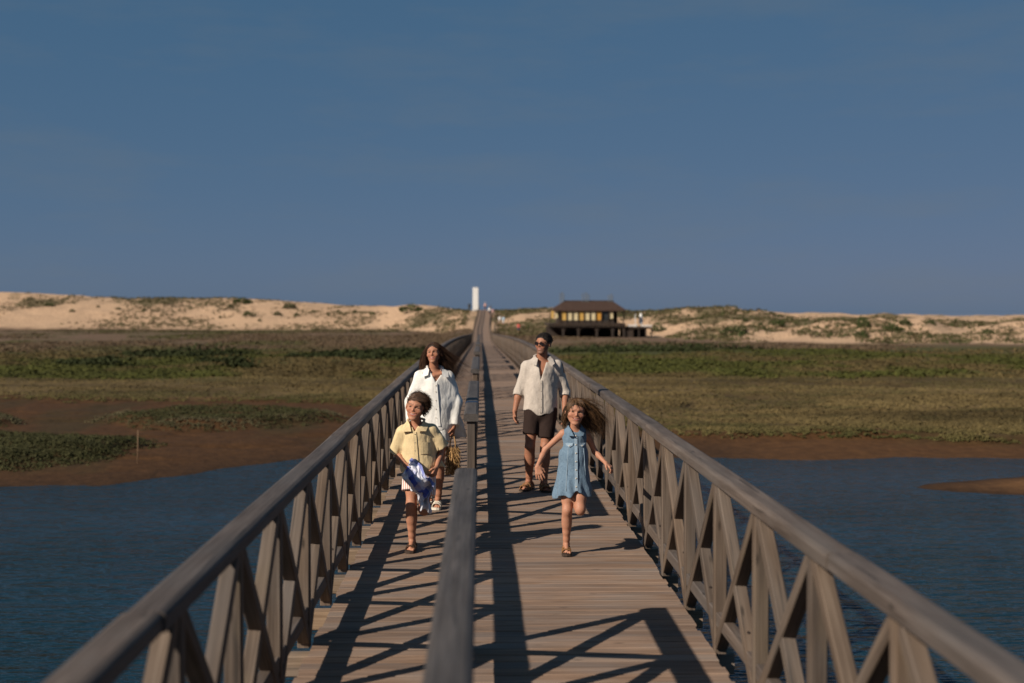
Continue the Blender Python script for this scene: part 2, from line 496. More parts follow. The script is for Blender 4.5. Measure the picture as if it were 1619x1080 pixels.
# ------------------------------------------------------------------ marsh vegetation (uncountable)
def domes(name, label, P, size, height, col, nl, leaf=.12, mat=None, flat=0.0):
    """every plant is a dome of nl small leaf clusters"""
    n = len(P)
    d = RNG.normal(size=(n, nl, 3)); d /= np.linalg.norm(d, axis=2)[..., None]; d[..., 2] = np.abs(d[..., 2])
    r = .55+.45*RNG.random((n, nl, 1))**.6
    c = P[:, None, :]+d*r*np.stack([size, size, height], -1)[:, None, :]
    nr = d*(1-.6*flat)+np.array([0, -.25, 1.3])*flat+(.6-.35*flat)*RNG.normal(size=d.shape); nr /= np.linalg.norm(nr, axis=2)[..., None]
    a = np.cross(nr, RNG.normal(size=d.shape)); a /= np.linalg.norm(a, axis=2)[..., None]; b = np.cross(nr, a)
    w = leaf*(.6+.8*RNG.random((n, nl, 1)))
    V = np.stack([c-a*w, c+b*w*.6, c+a*w, c-b*w*.6], 2).reshape(-1, 3)
    F = np.arange(n*nl*4).reshape(-1, 4)
    cc = np.repeat((np.repeat(col[:, None, :], nl, 1)*(.82+.36*RNG.random((n, nl, 1)))).reshape(-1, 3), 4, 0)
    o = link(name, mesh_np(name, V, F, mat, False, cc)); tag(o, label, kind='stuff')
    return o

def scatter(n, u0, u1, y0, y1, keep, near=1.0):
    u = u0+(u1-u0)*RNG.random(n); r = RNG.random(n)
    y = 1/np.sqrt(lerp(1/y0**2, 1/y1**2, r)) if near else y0+(y1-y0)*r
    x = (u-VPX)*y/FPX
    k = keep(x, y) & ((np.abs(x-.2) > 2.0) | (y > 170))
    x, y = x[k], y[k]
    return x, y

LEAF = attr_mat('salt_marsh_leaves', .85, 0, spec=.12)
def marsh_plants():
    # 1 low greyish sea purslane carpet behind the mud
    x, y = scatter(70000, -160, 1780, 42, 100, lambda x, y: (marsh_edge(x, y) > .05) & (creek(x, y) > .022) & (RNG.random(len(x)) < .30+.9*sstep(-.22, .12, fbm(x*.16+3, y*.22, oct=3))))
    z = terrain(x, y)
    n1 = fbm(x*.05+8, y*.16+3, oct=3); n2 = fbm(x*.22+4, y*.55, oct=3); n3 = fbm(x*.9, y*1.3, oct=2)
    edge = np.exp(-np.maximum(marsh_edge(x, y), 0)/1.5)
    k = y/60
    sz = (.16+.12*RNG.random(len(x)))*k; ht = (.03+.03*RNG.random(len(x))+.13*np.maximum(n2, 0)+.03*np.maximum(n3, 0))*(.6+.4*k)
    c = np.array([.106, .076, .031])[None]*(1+.85*n1[:, None]+.60*n2[:, None])
    c = lerp(c, np.array([.060, .052, .020])[None], (sstep(.02, .30, -n2+.6*n1)*.6)[:, None])
    c = lerp(c, np.array([.050, .050, .014])[None], (edge*.8)[:, None])
    domes('purslane_carpet', 'low grey green salt marsh plants carpeting the flats behind the mud', np.stack([x, y, z], -1), sz, ht, c, 8, .060, LEAF, .85)
    # 2 the islands on the left mud
    x, y = scatter(38000, -260, 560, 34, 60, lambda x, y: (islands(x, y) > -.10) & (terrain(x, y) > .1) & (RNG.random(len(x)) < 1.2*sstep(-.12, .30, islands(x, y))))
    z = terrain(x, y); n1 = fbm(x*.5, y*.5, oct=2); n2 = fbm(x*.2+4, y*.5+7, oct=3); il = islands(x, y)
    sz = .10+.12*RNG.random(len(x)); ht = .05+.07*RNG.random(len(x))+.34*np.maximum(n1, 0)*sstep(.1, .5, il)
    c = lerp(np.array([.036, .036, .012])[None], np.array([.092, .078, .042])[None], (np.clip(sstep(-.05, .25, n2)*(y > 44)+.25*RNG.random(len(x)), 0, 1)*.85)[:, None])
    domes('glasswort_islands', 'dark green glasswort humps scattered over the left mud flat', np.stack([x, y, z], -1), sz, ht, c, 8, .042, LEAF, .7)
    # 3 brighter green belt
    def belt(x, y):
        u = VPX+FPX*x/y; nb = fbm(x*.06+5, y*.05+2)
        far = np.interp(u, [-200, 300, 700, 900, 1200, 1700], [140, 138, 136, 120, 126, 134])
        return (y+7*nb > 80) & (y+14*fbm(x*.03, y*.03+4) < far) & (RNG.random(len(x)) < .45+.8*sstep(-.18, .10, fbm(x*.034+14, y*.022, oct=4)))
    x, y = scatter(23000, -160, 1780, 80, 158, belt)
    z = terrain(x, y); n1 = fbm(x*.034+14, y*.022, oct=4); n2 = fbm(x*.16+4, y*.11, oct=3)
    sz = .40+.35*RNG.random(len(x)); ht = .06+.10*RNG.random(len(x))+.38*np.maximum(n2, 0)
    c = lerp(np.array([.086, .062, .025])[None], np.array([.046, .047, .011])[None], sstep(-.08, .26, n1+.9*n2)[:, None])*(1+.5*n2[:, None])
    domes('green_marsh_belt', 'bright green belt of marsh plants across the middle distance', np.stack([x, y, z], -1), sz, ht, c, 10, .14, LEAF, .7)
    # 4 dark shrubs, thickest left of the bridge
    def dark(x, y):
        u = VPX+FPX*x/y
        b = fbm(x*.035+3, y*.02, oct=3)
        yl = np.interp(u, [-200, 0, 150, 300, 420, 560, 660], [116, 114, 106, 106, 102, 110, 116])
        on = (np.abs(y-yl-10*b) < 9+14*b) & (u < 680)
        yr = np.interp(u, [880, 1000, 1250, 1500, 1700], [126, 130, 136, 142, 145])
        on2 = (np.abs(y-yr-8*b) < 3.5) & (u > 870) & (b > -.02)
        return (on & (fbm(x*.10+6, y*.09, oct=2) > -.05)) | on2
    x, y = scatter(26000, -160, 1780, 88, 160, dark)
    z = terrain(x, y); n2 = fbm(x*.12+9, y*.12, oct=3)
    sz = .45+.4*RNG.random(len(x)); ht = .28+.25*RNG.random(len(x))+1.5*np.maximum(n2, 0)
    c = np.array([.022, .026, .009])[None]*(1+.6*RNG.random((len(x), 1)))
    domes('dark_marsh_shrubs', 'dark green shrub belt growing along the marsh left of the bridge', np.stack([x, y, z], -1), sz, ht, c, 14, .15, LEAF, .3)
    # 5 dry field in front of the dunes and the scrub on them
    def dry(x, y):
        u = VPX+FPX*x/y; s = (y-np.interp(u, _uk, _yb))/(np.interp(u, _uk, _yc)-np.interp(u, _uk, _yb))
        return (s < .04) & (fbm(x*.05+20, y*.04, oct=3) > np.where(u > 860, .10, -.12))
    x, y = scatter(30000, -160, 1780, 126, 272, dry, near=0)
    z = terrain(x, y); n1 = fbm(x*.04+2, y*.02+7, oct=3)
    sz = .6+.5*RNG.random(len(x)); ht = .08+.16*RNG.random(len(x))
    c = lerp(np.array([.090, .060, .035])[None], np.array([.058, .052, .020])[None], sstep(-.12, .12, n1)[:, None])
    domes('dry_heath', 'brown and olive dry plants on the flats before the dunes', np.stack([x, y, z], -1), sz, ht, c, 5, .20, LEAF, .8)
    def dscrub(x, y):
        u = VPX+FPX*x/y; yb = np.interp(u, _uk, _yb); yc = np.interp(u, _uk, _yc); s = (y-yb)/(yc-yb)
        gn = fbm(x*.075+20, y*.05+9, oct=4)
        left = .55*sstep(.45, .95, s)*sstep(560, 150, u)
        midd = .85*sstep(610, 690, u)*sstep(1250, 1120, u)
        rgt = .60*(u > 1060)*sstep(.10, .6, s)
        return (s > 0) & (s < 1.15) & (gn*.9 + (left+midd+rgt)*.55 + .22*RNG.random(len(x))**3 > .30)
    x, y = scatter(60000, -160, 1780, 155, 320, dscrub, near=0)
    k = ~((np.abs(x-.2) < 2.6)) & ~((np.abs(x-17.5) < 10) & (np.abs(y-190) < 8))
    x, y = x[k], y[k]
    z = terrain(x, y)
    sz = .35+.35*RNG.random(len(x)); ht = .2+.3*RNG.random(len(x))
    g = RNG.random((len(x), 1))
    c = lerp(np.array([.115, .085, .046])[None], np.array([.048, .058, .020])[None], g)
    domes('dune_scrub', 'olive and straw coloured scrub tufts sprinkled over the dunes', np.stack([x, y, z], -1), sz, ht, c, 6, .16, LEAF)
marsh_plants()

# ------------------------------------------------------------------ single bushes on the dunes
def bush_meshes():
    out = []
    for v in range(5):
        r = np.random.default_rng(50+v)
        n = 420
        d = r.normal(size=(n, 3)); d /= np.linalg.norm(d, axis=1)[:, None]; d[:, 2] = np.abs(d[:, 2])
        lob = 1+.35*vnoise(d[:, 0]*2.2+v*7, d[:, 1]*2.2, d[:, 2]*2.2)
        p = d*(lob*(.55+.45*r.random(n)**.5))[:, None]
        p[:, 2] *= .9
        a = r.normal(size=(n, 3)); b = r.normal(size=(n, 3))
        a /= np.linalg.norm(a, axis=1)[:, None]; b -= a*(a*b).sum(1)[:, None]; b /= np.linalg.norm(b, axis=1)[:, None]
        s = (.07+.07*r.random(n))[:, None]
        V = np.stack([p-a*s, p+b*s*.6, p+a*s, p-b*s*.6], 1).reshape(-1, 3)
        F = np.arange(n*4).reshape(-1, 4)
        c = np.array([.042, .055, .018])*(.6+.9*r.random((n, 1)))
        out.append(mesh_np('bush', V, F, LEAF, False, np.repeat(c, 4, 0)))
    return out
BUSH = bush_meshes()
def bushes():
    big = [  # px, py (foot), width px, height px, label
        (386, 480, 32, 9, 'broad dark bush on the crest of the left dune'),
        (458, 487, 26, 9, 'rounded dark bush just below the left dune crest'),
        (396, 499, 24, 7, 'green bush halfway down the pale left dune face, below the crest bush'),
        (440, 498, 16, 6, 'small bush right of the mid slope bush on the left dune'),
        (84, 484, 20, 6, 'low dark bush near the left picture edge on the pale dune'),
        (652, 493, 44, 12, 'wide bush on the dune shoulder left of the white pillar'),
        (1233, 514, 30, 11, 'dark bush on the right dune, nearest to the restaurant'),
        (1369, 518, 24, 17, 'tall dark bush in the middle of the right dune crest'),
        (1368, 533, 30, 10, 'low bush under the tall bush of the right dune'),
        (1417, 523, 36, 11, 'wide green bush sprawling on the right dune'),
        (1437, 514, 22, 12, 'upright bush on the right dune crest above the wide bush'),
        (1474, 511, 28, 7, 'flat bush along the right dune crest'),
        (1570, 528, 24, 8, 'green bush low on the right dune near the picture edge'),
        (1166, 529, 62, 12, 'long dark thicket at the foot of the dune right of the restaurant'),
        (1042, 524, 26, 13, 'bush beside the right end of the restaurant terrace'),
    ]
    small = [(305, 489), (192, 489), (232, 492), (328, 483), (350, 502), (275, 498), (496, 494), (520, 498), (470, 500), (562, 494), (590, 497), (366, 486), (300, 505), (412, 508), (160, 486), (120, 493),
             (1264, 512), (1256, 526), (1317, 531), (1392, 514), (1509, 515), (1476, 534), (1540, 520), (1600, 531), (1338, 516), (1296, 520), (1110, 505), (1135, 512), (1090, 500), (1180, 508), (1205, 515), (1445, 530), (1525, 533)]
    for i, (px, py, w, h, lab) in enumerate(big):
        X, Y, Z = px_hit(px, py, 140)
        k = Y/FPX
        o = link('dune_bush', BUSH[i % 5], None, (X, Y, Z-.08), (0, 0, i*1.3), (w*k/2, w*k/2*.8, h*k*1.1))
        tag(o, lab, 'bush', 'bushes on the dunes')
    for i, (px, py) in enumerate(small):
        X, Y, Z = px_hit(px, py, 140)
        k = Y/FPX; w = random.uniform(6, 12); h = w*random.uniform(.4, .65)
        o = link('dune_bush', BUSH[i % 5], None, (X, Y, Z-.05), (0, 0, i*2.1), (w*k/2, w*k/2*.8, h*k))
        tag(o, 'small dark tuft of shrub dotted on the pale %s dune face' % ('left' if px < 760 else 'right'), 'bush',
            'small shrubs on the %s dune' % ('left' if px < 760 else 'right'))
bushes()

# ------------------------------------------------------------------ measuring stick in the mud
def stick():
    X, Y, Z = px_hit(220, 731, 34, 60)
    mb = MB().tube([(0, 0, -.3), (.004, 0, .5), (-.006, .01, .98)], [.022, .020, .016], 7)
    o = mb.build('marker_stick', noise_mat('stick_wood', (.13, .075, .04), (.19, .12, .07), 9), None, True, loc=(X, Y, Z), rot=(0, .02, 0))
    tag(o, 'thin upright wooden stick standing in the left mud flat', 'stick')
stick()
# ------------------------------------------------------------------ footbridge
P = 1.126                                   # post spacing
DL, DR = -1.06, 1.425                       # deck edges
RAILH = 1.12
PLANK = wood_mat('deck_plank_wood', 0, [(.205, .135, .092), (.265, .178, .125), (.315, .220, .160)], .8, 1.0, (.14, .105, .085))
RAILW = wood_mat('handrail_wood', 1, [(.074, .058, .048), (.114, .091, .077), (.160, .131, .113)], .70, 1.0, (.12, .105, .095))
POSTW = wood_mat('post_wood', 2, [(.080, .057, .041), (.128, .094, .069), (.178, .136, .103)], .75, 1.0, (.12, .09, .055))
CENTW = wood_mat('grey_centre_rail_wood', 1, [(.056, .050, .047), (.086, .076, .071), (.135, .119, .110)], .66, 1.0, (.06, .055, .055))
BEAMW = wood_mat('beam_wood', 0, [(.16, .11, .07), (.25, .18, .12), (.31, .23, .16)], .8)

bridge = link('footbridge_deck', None, None, (0, 7, deck_z(7)))
tag(bridge, 'long wooden footbridge deck of crosswise planks leading to the dunes', 'footbridge')

def bridge_deck():
    pitch = P/8; w = pitch-.009; t = .032
    var = []
    for v in range(8):
        r = random.Random(v)
        a = (DL+.0+r.uniform(-.012, .012)); b = DR+r.uniform(-.012, .012)
        # profile across the board (y, z): slightly cupped with worn edges
        c = .004
        prof = [(-w/2, -t), (w/2, -t), (w/2, -c), (w/2-c, 0), (0, -.0012), (-w/2+c, 0), (-w/2, -c)]
        V = []; n = len(prof)
        xs = np.linspace(a, b, 5)
        for x in xs:
            dz = r.uniform(-.0012, .0012)
            for (y, z) in prof: V.append((x, y, z+dz))
        F = []
        for i in range(4):
            for j in range(n):
                k = (j+1) % n
                F.append((i*n+j, (i+1)*n+j, (i+1)*n+k, i*n+k))
        F.append(tuple(range(n))); F.append(tuple(4*n+j for j in range(n))[::-1])
        var.append(mesh_np('plank', V, F, PLANK))
    y0 = 6.86
    bz = bridge.location.z
    for i in range(300):
        y = y0+i*pitch
        sl = (deck_z(y+.3)-deck_z(y-.3))/.6
        o = link('plank', var[random.randrange(8)], bridge, (0, y-7, deck_z(y)-bz+random.uniform(-.0015, .0015)), (math.atan(sl)+random.uniform(-.004, .004), 0, random.uniform(-.0012, .0012)))
    # boards too far (or too near) to pick apart
    VV = []; FF = []
    n = 8
    ys = [y0-pitch*(k+1) for k in range(70)] + [y0+300*pitch+k*pitch for k in range(int((165-(y0+300*pitch))/pitch))]
    mb = MB()
    for y in ys:
        z = deck_z(y)-bz+random.uniform(-.002, .002)
        mb.box(DL, DR, y-7-w/2, y-7+w/2, z-t, z)
    o = mb.build('plank_run', PLANK, bridge); tag(o, kind='stuff')
    # bearers under every post, sticking out past the deck
    bm = MB().sweep(chamfer(.13, .13, .008), [(DL-.15, 0, 0), (DR+.15, 0, 0)], right=(0, 1, 0)).mesh('bearer', BEAMW)
    for k in range(-3, 142):
        y = .05-.10+k*P
        if y > 164 or y < -3: continue
        link('bearer', bm, bridge, (0, y-7, deck_z(y)-bz-.032-.067-.003))
    # three long beams and the piles in the water
    for x in (-.85, .18, 1.2):
        path = [(x, y-7, deck_z(y)-bz-.33) for y in np.arange(-4, 165, 4.0)]
        MB().sweep(chamfer(.16, .28, .01), path, right=(1, 0, 0)).build('long_beam', BEAMW, bridge)
    pm = MB().tube([(0, 0, -5.0), (0, 0, 0)], .13, 10).mesh('pile', BEAMW, True)
    for y in np.arange(2.3, 160, 6.756):
        for x in (-.85, 1.2):
            link('pile', pm, bridge, (x, y-7, deck_z(y)-bz-.46))
        MB().sweep(chamfer(.18, .2, .01), [(-1.15, y-7, deck_z(y)-bz-.56), (1.5, y-7, deck_z(y)-bz-.56)], right=(0, 1, 0)).build('cross_head', BEAMW, bridge)
bridge_deck()

POSTM = MB().sweep(chamfer(.078, .072, .006), [(0, 0, -.02), (0, 0, RAILH-.062)], right=(1, 0, 0)).mesh('post', POSTW)
_hb = RAILH-.075
_L = math.hypot(_hb-.06, P-.06)
def brace_mesh(wx, L=_L):
    # slight irregular bow so that no two faces are dead flat
    return MB().sweep(chamfer(wx, .070, .005), [(0, 0, -L/2), (.002, 0, 0), (0, 0, L/2)], right=(1, 0, 0)).mesh('brace', POSTW)
BRA, BRB = brace_mesh(.073), brace_mesh(.069)
BOTM = MB().sweep(chamfer(.064, .085, .006), [(0, .045, 0), (0, P-.045, 0)], right=(1, 0, 0)).mesh('bottom_rail', RAILW)
HPROF = [(-.066, -.036), (.066, -.036), (.069, -.030), (.069, .018), (.062, .029), (.045, .036), (-.045, .036), (-.062, .029), (-.069, .018), (-.069, -.030)]

BOLTM = MB().tube([(0, .004, 0), (0, -.004, 0)], .009, 8).mesh('bolt', noise_mat('rusty_bolt', (.015, .010, .008), (.03, .02, .015), 60, .6))

def lattice(root, xr, ys, y0):
    """posts with crossed braces between them"""
    rz = root.location.z
    for i, y in enumerate(ys):
        z = deck_z(y)-rz
        link('post', POSTM, root, (xr, y-y0, z), (0, 0, random.uniform(-.02, .02)))
        if i+1 < len(ys):
            dz = deck_z(ys[i+1])-deck_z(y); pw = ys[i+1]-y
            a = math.atan2(pw-.06, _hb-.06)
            zc = z+dz/2+(_hb+.02)/2
            j = random.uniform(-.010, .010)
            link('brace', BRA, root, (xr+random.uniform(-.003, .003), y-y0+pw/2, zc), (a+j, 0, 0))
            _b = link('brace', BRB, root, (xr+random.uniform(-.003, .003), y-y0+pw/2, zc), (-a+random.uniform(-.010, .010), 0, 0))
            if y < 22:
                link('bolt', BOLTM, _b, (random.uniform(-.012, .012), -.0352, -_L*.24))
            link('bottom_rail', BOTM, root, (xr, y-y0, z+.20), (math.atan2(dz, pw), 0, 0), (1, pw/P, 1))

def handrail(root, xr, ya, yb, y0, name='handrail', wob=.0, mat=None):
    n = max(2, int((yb-ya)/1.1)+1)
    ys = np.linspace(ya, yb, n)
    path = [(xr+random.uniform(-wob, wob), y-y0, deck_z(y)-root.location.z+RAILH-.037) for y in ys]
    # right = +x, up comes out as +z for travel along +y
    V = MB().sweep([(a, b) for a, b in HPROF], path, right=(1, 0, 0))
    return V.build(name, mat or RAILW, root)

def side_railing(xr, phase, kmin, label):
    ys = [phase+k*P for k in range(kmin, 143)]
    ys = [y for y in ys if y < 162]
    root = link('railing', None, None, (0, 7, deck_z(7)))
    tag(root, label, 'railing', 'outer railings of the footbridge')
    lattice(root, xr, ys, 7)
    ya = ys[0]-.4
    i = 0
    while ya < ys[-1]:
        yb = min(ya+4*P+random.choice((0, 0, P)), ys[-1]+.3)
        handrail(root, xr+random.uniform(-.006, .006), ya+.004, yb, 7, wob=.004)
        ya = yb
    return root
side_railing(DL-.05, .05, 0, 'weathered wooden railing with crossed braces along the left edge, beside the boy')
side_railing(DR+.05, -.15, 1, 'weathered wooden railing with crossed braces along the right edge, beside the girl')

BLUE = noise_mat('faded_blue_paint', (.014, .026, .055), (.02, .036, .075), 30, .6)
def centre_rails():
    xc = -.09
    segs = [(1.9, 7.8), (11.75, 16.95), (20.2, 25.5), (28.9, 34.1), (37.5, 42.7), (46.1, 51.3), (54.7, 59.9), (63.3, 68.5), (71.9, 77.1), (80.5, 85.7), (89.1, 94.3), (97.7, 102.9), (106.3, 111.5), (114.9, 120.1)]
    labs = ['blurred nearest length of the low middle rail, cut by the bottom edge',
            'middle rail length with a blue painted band, just right of the woman',
            'middle rail length behind the blue banded one', 'fourth length of the middle rail counted from the camera']+['%s length of the low middle rail counted from the camera, far down the deck' % o for o in 'fifth sixth seventh eighth ninth tenth eleventh twelfth thirteenth fourteenth'.split()]
    for i, (a, b) in enumerate(segs):
        root = link('centre_rail', None, None, (xc, a, deck_z(a)))
        tag(root, labs[i], 'railing', 'middle rail lengths')
        n = 4 if i else 5
        ys = list(np.linspace(a+.06, b-.06, n+1))
        lattice(root, 0, ys, a)
        handrail(root, 0, a, b, a, mat=CENTW)
        if i == 1:
            y = 13.25
            zc = deck_z(y)-root.location.z+RAILH-.037
            s = [(u*1.03, v*1.04) for u, v in HPROF]
            MB().sweep(s, [(0, y-a-.10, zc), (0, y-a+.10, zc)], right=(1, 0, 0)).build('painted_band', BLUE, root)
centre_rails()

# ------------------------------------------------------------------ boardwalk that climbs the dune
def dune_boardwalk():
    root = link('dune_boardwalk', None, None, (0, 166, ramp_z(166)))
    tag(root, 'distant boardwalk with railings climbing the dune beyond the footbridge', 'boardwalk')
    rz = float(root.location.z)
    mb = MB()
    ys = np.arange(164.5, 272, 1.5)
    def px(y): return .0+.7*sstep(200, 265, y)
    for a, b in zip(ys[:-1], ys[1:]):
        x = px(a)
        za, zb = float(ramp_z(a))-rz, float(ramp_z(b))-rz
        V = [(DL+x, a-166, za), (DR+x, a-166, za), (DR+x, b-166, zb), (DL+x, b-166, zb)]
        V += [(p[0], p[1], p[2]-.12) for p in V]
        mb.add(V, [(0, 1, 2, 3), (4, 7, 6, 5), (0, 4, 5, 1), (1, 5, 6, 2), (2, 6, 7, 3), (3, 7, 4, 0)])
    mb.build('walkway', PLANK, root)
    for xo in (DL, DR):
        for h in (.55, 1.05):
            MB().sweep(chamfer(.10, .09, .01), [(xo+px(y), y-166, float(ramp_z(y))-rz+h) for y in np.arange(165, 271, 3.0)], right=(1, 0, 0)).build('rail', RAILW, root)
        pm = MB().box(-.05, .05, -.05, .05, -.5, 1.12).mesh('post', POSTW)
        for y in np.arange(165, 271, 1.5):
            link('post', pm, root, (xo+px(y), y-166, float(ramp_z(y))-rz))
dune_boardwalk()

# ------------------------------------------------------------------ things at the top of the boardwalk
WHITEP = noise_mat('white_painted_panel', (.68, .66, .63), (.76, .74, .71), 2, .6)
def pillar():
    y = 268.0; X = (752-VPX)*y/FPX; z = float(terrain(X, y))
    root = link('white_pillar', None, None, (X, y, z))
    tag(root, 'tall white pillar standing at the top of the dune boardwalk', 'pillar')
    top = CZ+(HORY-455)*y/FPX-z
    MB().sweep(chamfer(1.18, .8, .05), [(0, 0, -.3), (0, 0, top)], right=(1, 0, 0)).build('shaft', WHITEP, root)
    MB().sweep(chamfer(1.75, 1.2, .05), [(0, 0, -.4), (0, 0, .28)], right=(1, 0, 0)).build('plinth', noise_mat('concrete', (.3, .28, .26), (.4, .38, .35), 3), root)
    MB().sweep(chamfer(1.26, .88, .04), [(0, 0, top+.002), (0, 0, top+.08)], right=(1, 0, 0)).build('cap', WHITEP, root)
    y = 266.0; X = (742-VPX)*y/FPX; z = float(terrain(X, y))
    dk = noise_mat('dark_metal', (.03, .035, .04), (.05, .055, .06), 4, .5)
    r = link('litter_bin', None, None, (X, y, z)); tag(r, 'small dark bin on a post left of the white pillar', 'bin')
    MB().tube([(0, 0, -.2), (0, 0, .7)], .05, 8).build('post', dk, r)
    MB().tube([(0, 0, .55), (0, 0, 1.45)], [.26, .30], 12).build('barrel', dk, r, False)
    MB().tube([(0, 0, 1.452), (0, 0, 1.52), (0, 0, 1.58)], [.32, .28, .08], 12).build('lid', dk, r)
pillar()

# ------------------------------------------------------------------ beach restaurant on stilts
def restaurant():
    Y0 = 186.0; k = Y0/FPX
    def X(px): return (px-VPX)*k
    def Z(py): return CZ-(py-HORY)*k
    gz = .70
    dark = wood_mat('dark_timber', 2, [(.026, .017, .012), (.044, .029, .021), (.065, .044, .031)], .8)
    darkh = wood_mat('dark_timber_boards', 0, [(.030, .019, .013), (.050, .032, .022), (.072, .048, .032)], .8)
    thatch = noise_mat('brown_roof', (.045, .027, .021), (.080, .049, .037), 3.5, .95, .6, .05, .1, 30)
    yel = noise_mat('yellow_blind', (.50, .29, .07), (.58, .36, .10), 1.5, .7)
    crm = noise_mat('cream_blind', (.56, .45, .25), (.63, .53, .33), 1.5, .7)
    org = noise_mat('orange_blind', (.50, .23, .03), (.56, .28, .05), 1.5, .7)
    gls = noise_mat('dim_window', (.02, .022, .022), (.04, .04, .04), 1, .15, spec=.5)
    wht = WHITEP
    root = link('beach_restaurant', None, None, (X(930), Y0, gz))
    tag(root, 'brown roofed beach restaurant on dark stilts with yellow and cream blinds', 'building')
    ox = X(930)
    def bx(name, mat, px0, px1, py0, py1, d0, d1, parent=root):
        return MB().box(X(px0)-ox, X(px1)-ox, d0, d1, Z(py1)-gz, Z(py0)-gz).build(name, mat, parent)
    # platform and stilts
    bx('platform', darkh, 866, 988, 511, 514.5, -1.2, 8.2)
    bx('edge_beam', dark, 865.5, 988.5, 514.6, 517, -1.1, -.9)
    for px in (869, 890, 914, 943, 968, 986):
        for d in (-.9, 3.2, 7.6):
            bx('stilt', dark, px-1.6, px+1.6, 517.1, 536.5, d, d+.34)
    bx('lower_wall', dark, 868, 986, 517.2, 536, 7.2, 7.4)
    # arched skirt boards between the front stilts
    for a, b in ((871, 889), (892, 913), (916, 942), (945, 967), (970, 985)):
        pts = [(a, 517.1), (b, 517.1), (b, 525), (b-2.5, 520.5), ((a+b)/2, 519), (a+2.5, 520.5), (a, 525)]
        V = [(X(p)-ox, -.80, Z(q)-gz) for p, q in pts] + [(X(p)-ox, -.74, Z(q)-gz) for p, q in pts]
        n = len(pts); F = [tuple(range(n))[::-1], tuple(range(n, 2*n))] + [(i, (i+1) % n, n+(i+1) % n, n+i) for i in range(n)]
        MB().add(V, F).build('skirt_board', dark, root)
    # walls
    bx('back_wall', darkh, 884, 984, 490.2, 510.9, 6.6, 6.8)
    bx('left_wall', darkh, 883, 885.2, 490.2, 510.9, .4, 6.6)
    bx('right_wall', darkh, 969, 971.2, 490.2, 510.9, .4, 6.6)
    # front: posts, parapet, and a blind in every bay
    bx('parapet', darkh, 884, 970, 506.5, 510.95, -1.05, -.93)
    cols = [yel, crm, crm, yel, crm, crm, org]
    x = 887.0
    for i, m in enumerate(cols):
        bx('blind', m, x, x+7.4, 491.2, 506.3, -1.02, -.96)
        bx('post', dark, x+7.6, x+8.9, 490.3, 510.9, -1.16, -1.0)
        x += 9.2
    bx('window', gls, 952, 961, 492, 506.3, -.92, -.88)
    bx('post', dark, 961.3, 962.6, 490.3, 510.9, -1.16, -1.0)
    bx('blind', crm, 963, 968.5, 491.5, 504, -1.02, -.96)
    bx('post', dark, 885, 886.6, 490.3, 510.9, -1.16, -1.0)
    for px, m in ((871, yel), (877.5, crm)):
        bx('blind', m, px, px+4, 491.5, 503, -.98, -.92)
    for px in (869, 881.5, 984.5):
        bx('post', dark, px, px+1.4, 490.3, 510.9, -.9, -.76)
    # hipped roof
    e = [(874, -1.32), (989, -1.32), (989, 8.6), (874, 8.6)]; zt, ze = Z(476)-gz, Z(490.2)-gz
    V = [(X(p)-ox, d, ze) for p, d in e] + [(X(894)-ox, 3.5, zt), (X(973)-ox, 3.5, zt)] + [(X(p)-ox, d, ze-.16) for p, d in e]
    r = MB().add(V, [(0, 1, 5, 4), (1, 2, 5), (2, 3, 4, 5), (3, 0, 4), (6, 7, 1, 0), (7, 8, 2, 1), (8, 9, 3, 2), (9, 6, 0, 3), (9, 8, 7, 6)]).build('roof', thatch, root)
    MB().sweep(chamfer(.3, .2, .04), [(X(893)-ox, 3.5, zt+.02), (X(974)-ox, 3.5, zt+.02)], right=(0, 1, 0)).build('ridge', dark, r)
    pole = noise_mat('grey_pole', (.10, .11, .12), (.14, .15, .16), 3, .5)
    for px, top in ((888, 463), (891, 461), (893.5, 464), (924, 464), (928, 462), (931, 463), (934, 465), (966, 466), (969.5, 464), (972, 465)):
        MB().tube([(X(px)-ox, 3.2, zt-.6), (X(px)-ox, 3.2, Z(top)-gz)], .075, 6).build('roof_pole', pole, r)
    # ------- open terrace on the right, a thing of its own
    t = link('restaurant_terrace', None, None, (X(1010), Y0, gz))
    tag(t, 'dark timber terrace with a pale rail at the right end of the restaurant', 'terrace')
    ox2 = X(1010)
    def tx(name, mat, px0, px1, py0, py1, d0, d1):
        return MB().box(X(px0)-ox2, X(px1)-ox2, d0, d1, Z(py1)-gz, Z(py0)-gz).build(name, mat, t)
    tx('platform', darkh, 988.6, 1031, 517, 519.5, -.8, 6)
    for px in (990, 1000, 1010, 1021, 1030):
        for d in (-.7, 5.6): tx('stilt', dark, px-1, px+1, 519.6, 536.5, d, d+.2)
    tx('infill_boards', darkh, 991.2, 998.8, 521, 536.3, -.6, -.52)
    tx('back_boards', dark, 990, 1030, 519.7, 536.2, 5.2, 5.3)
    tx('rail', wht, 992, 1007, 513.5, 514.6, -.75, -.67)
    tx('rail', wht, 1013, 1030.5, 513.8, 514.9, -.75, -.67)
    tx('rail', wht, 992, 1007, 515.3, 516.0, -.75, -.67)
    tx('rail', wht, 1013, 1030.5, 515.6, 516.2, -.75, -.67)
    for px in (992, 1007, 1013, 1030): tx('rail_post', dark, px-.6, px+.6, 513.2, 516.95, -.66, -.54)
    tx('shade_roof', dark, 984, 1006, 494, 495.3, -.4, 5)
    for px in (986, 1004.5): tx('shade_post', wht, px-.5, px+.5, 495.4, 516.9, -.3, -.2)
    # closed parasol
    px = 1015.5
    p = link('closed_parasol', None, None, (X(px), Y0+1.2, Z(517)))
    tag(p, 'closed white parasol standing on the restaurant terrace', 'parasol')
    h = Z(494.5)-Z(517)
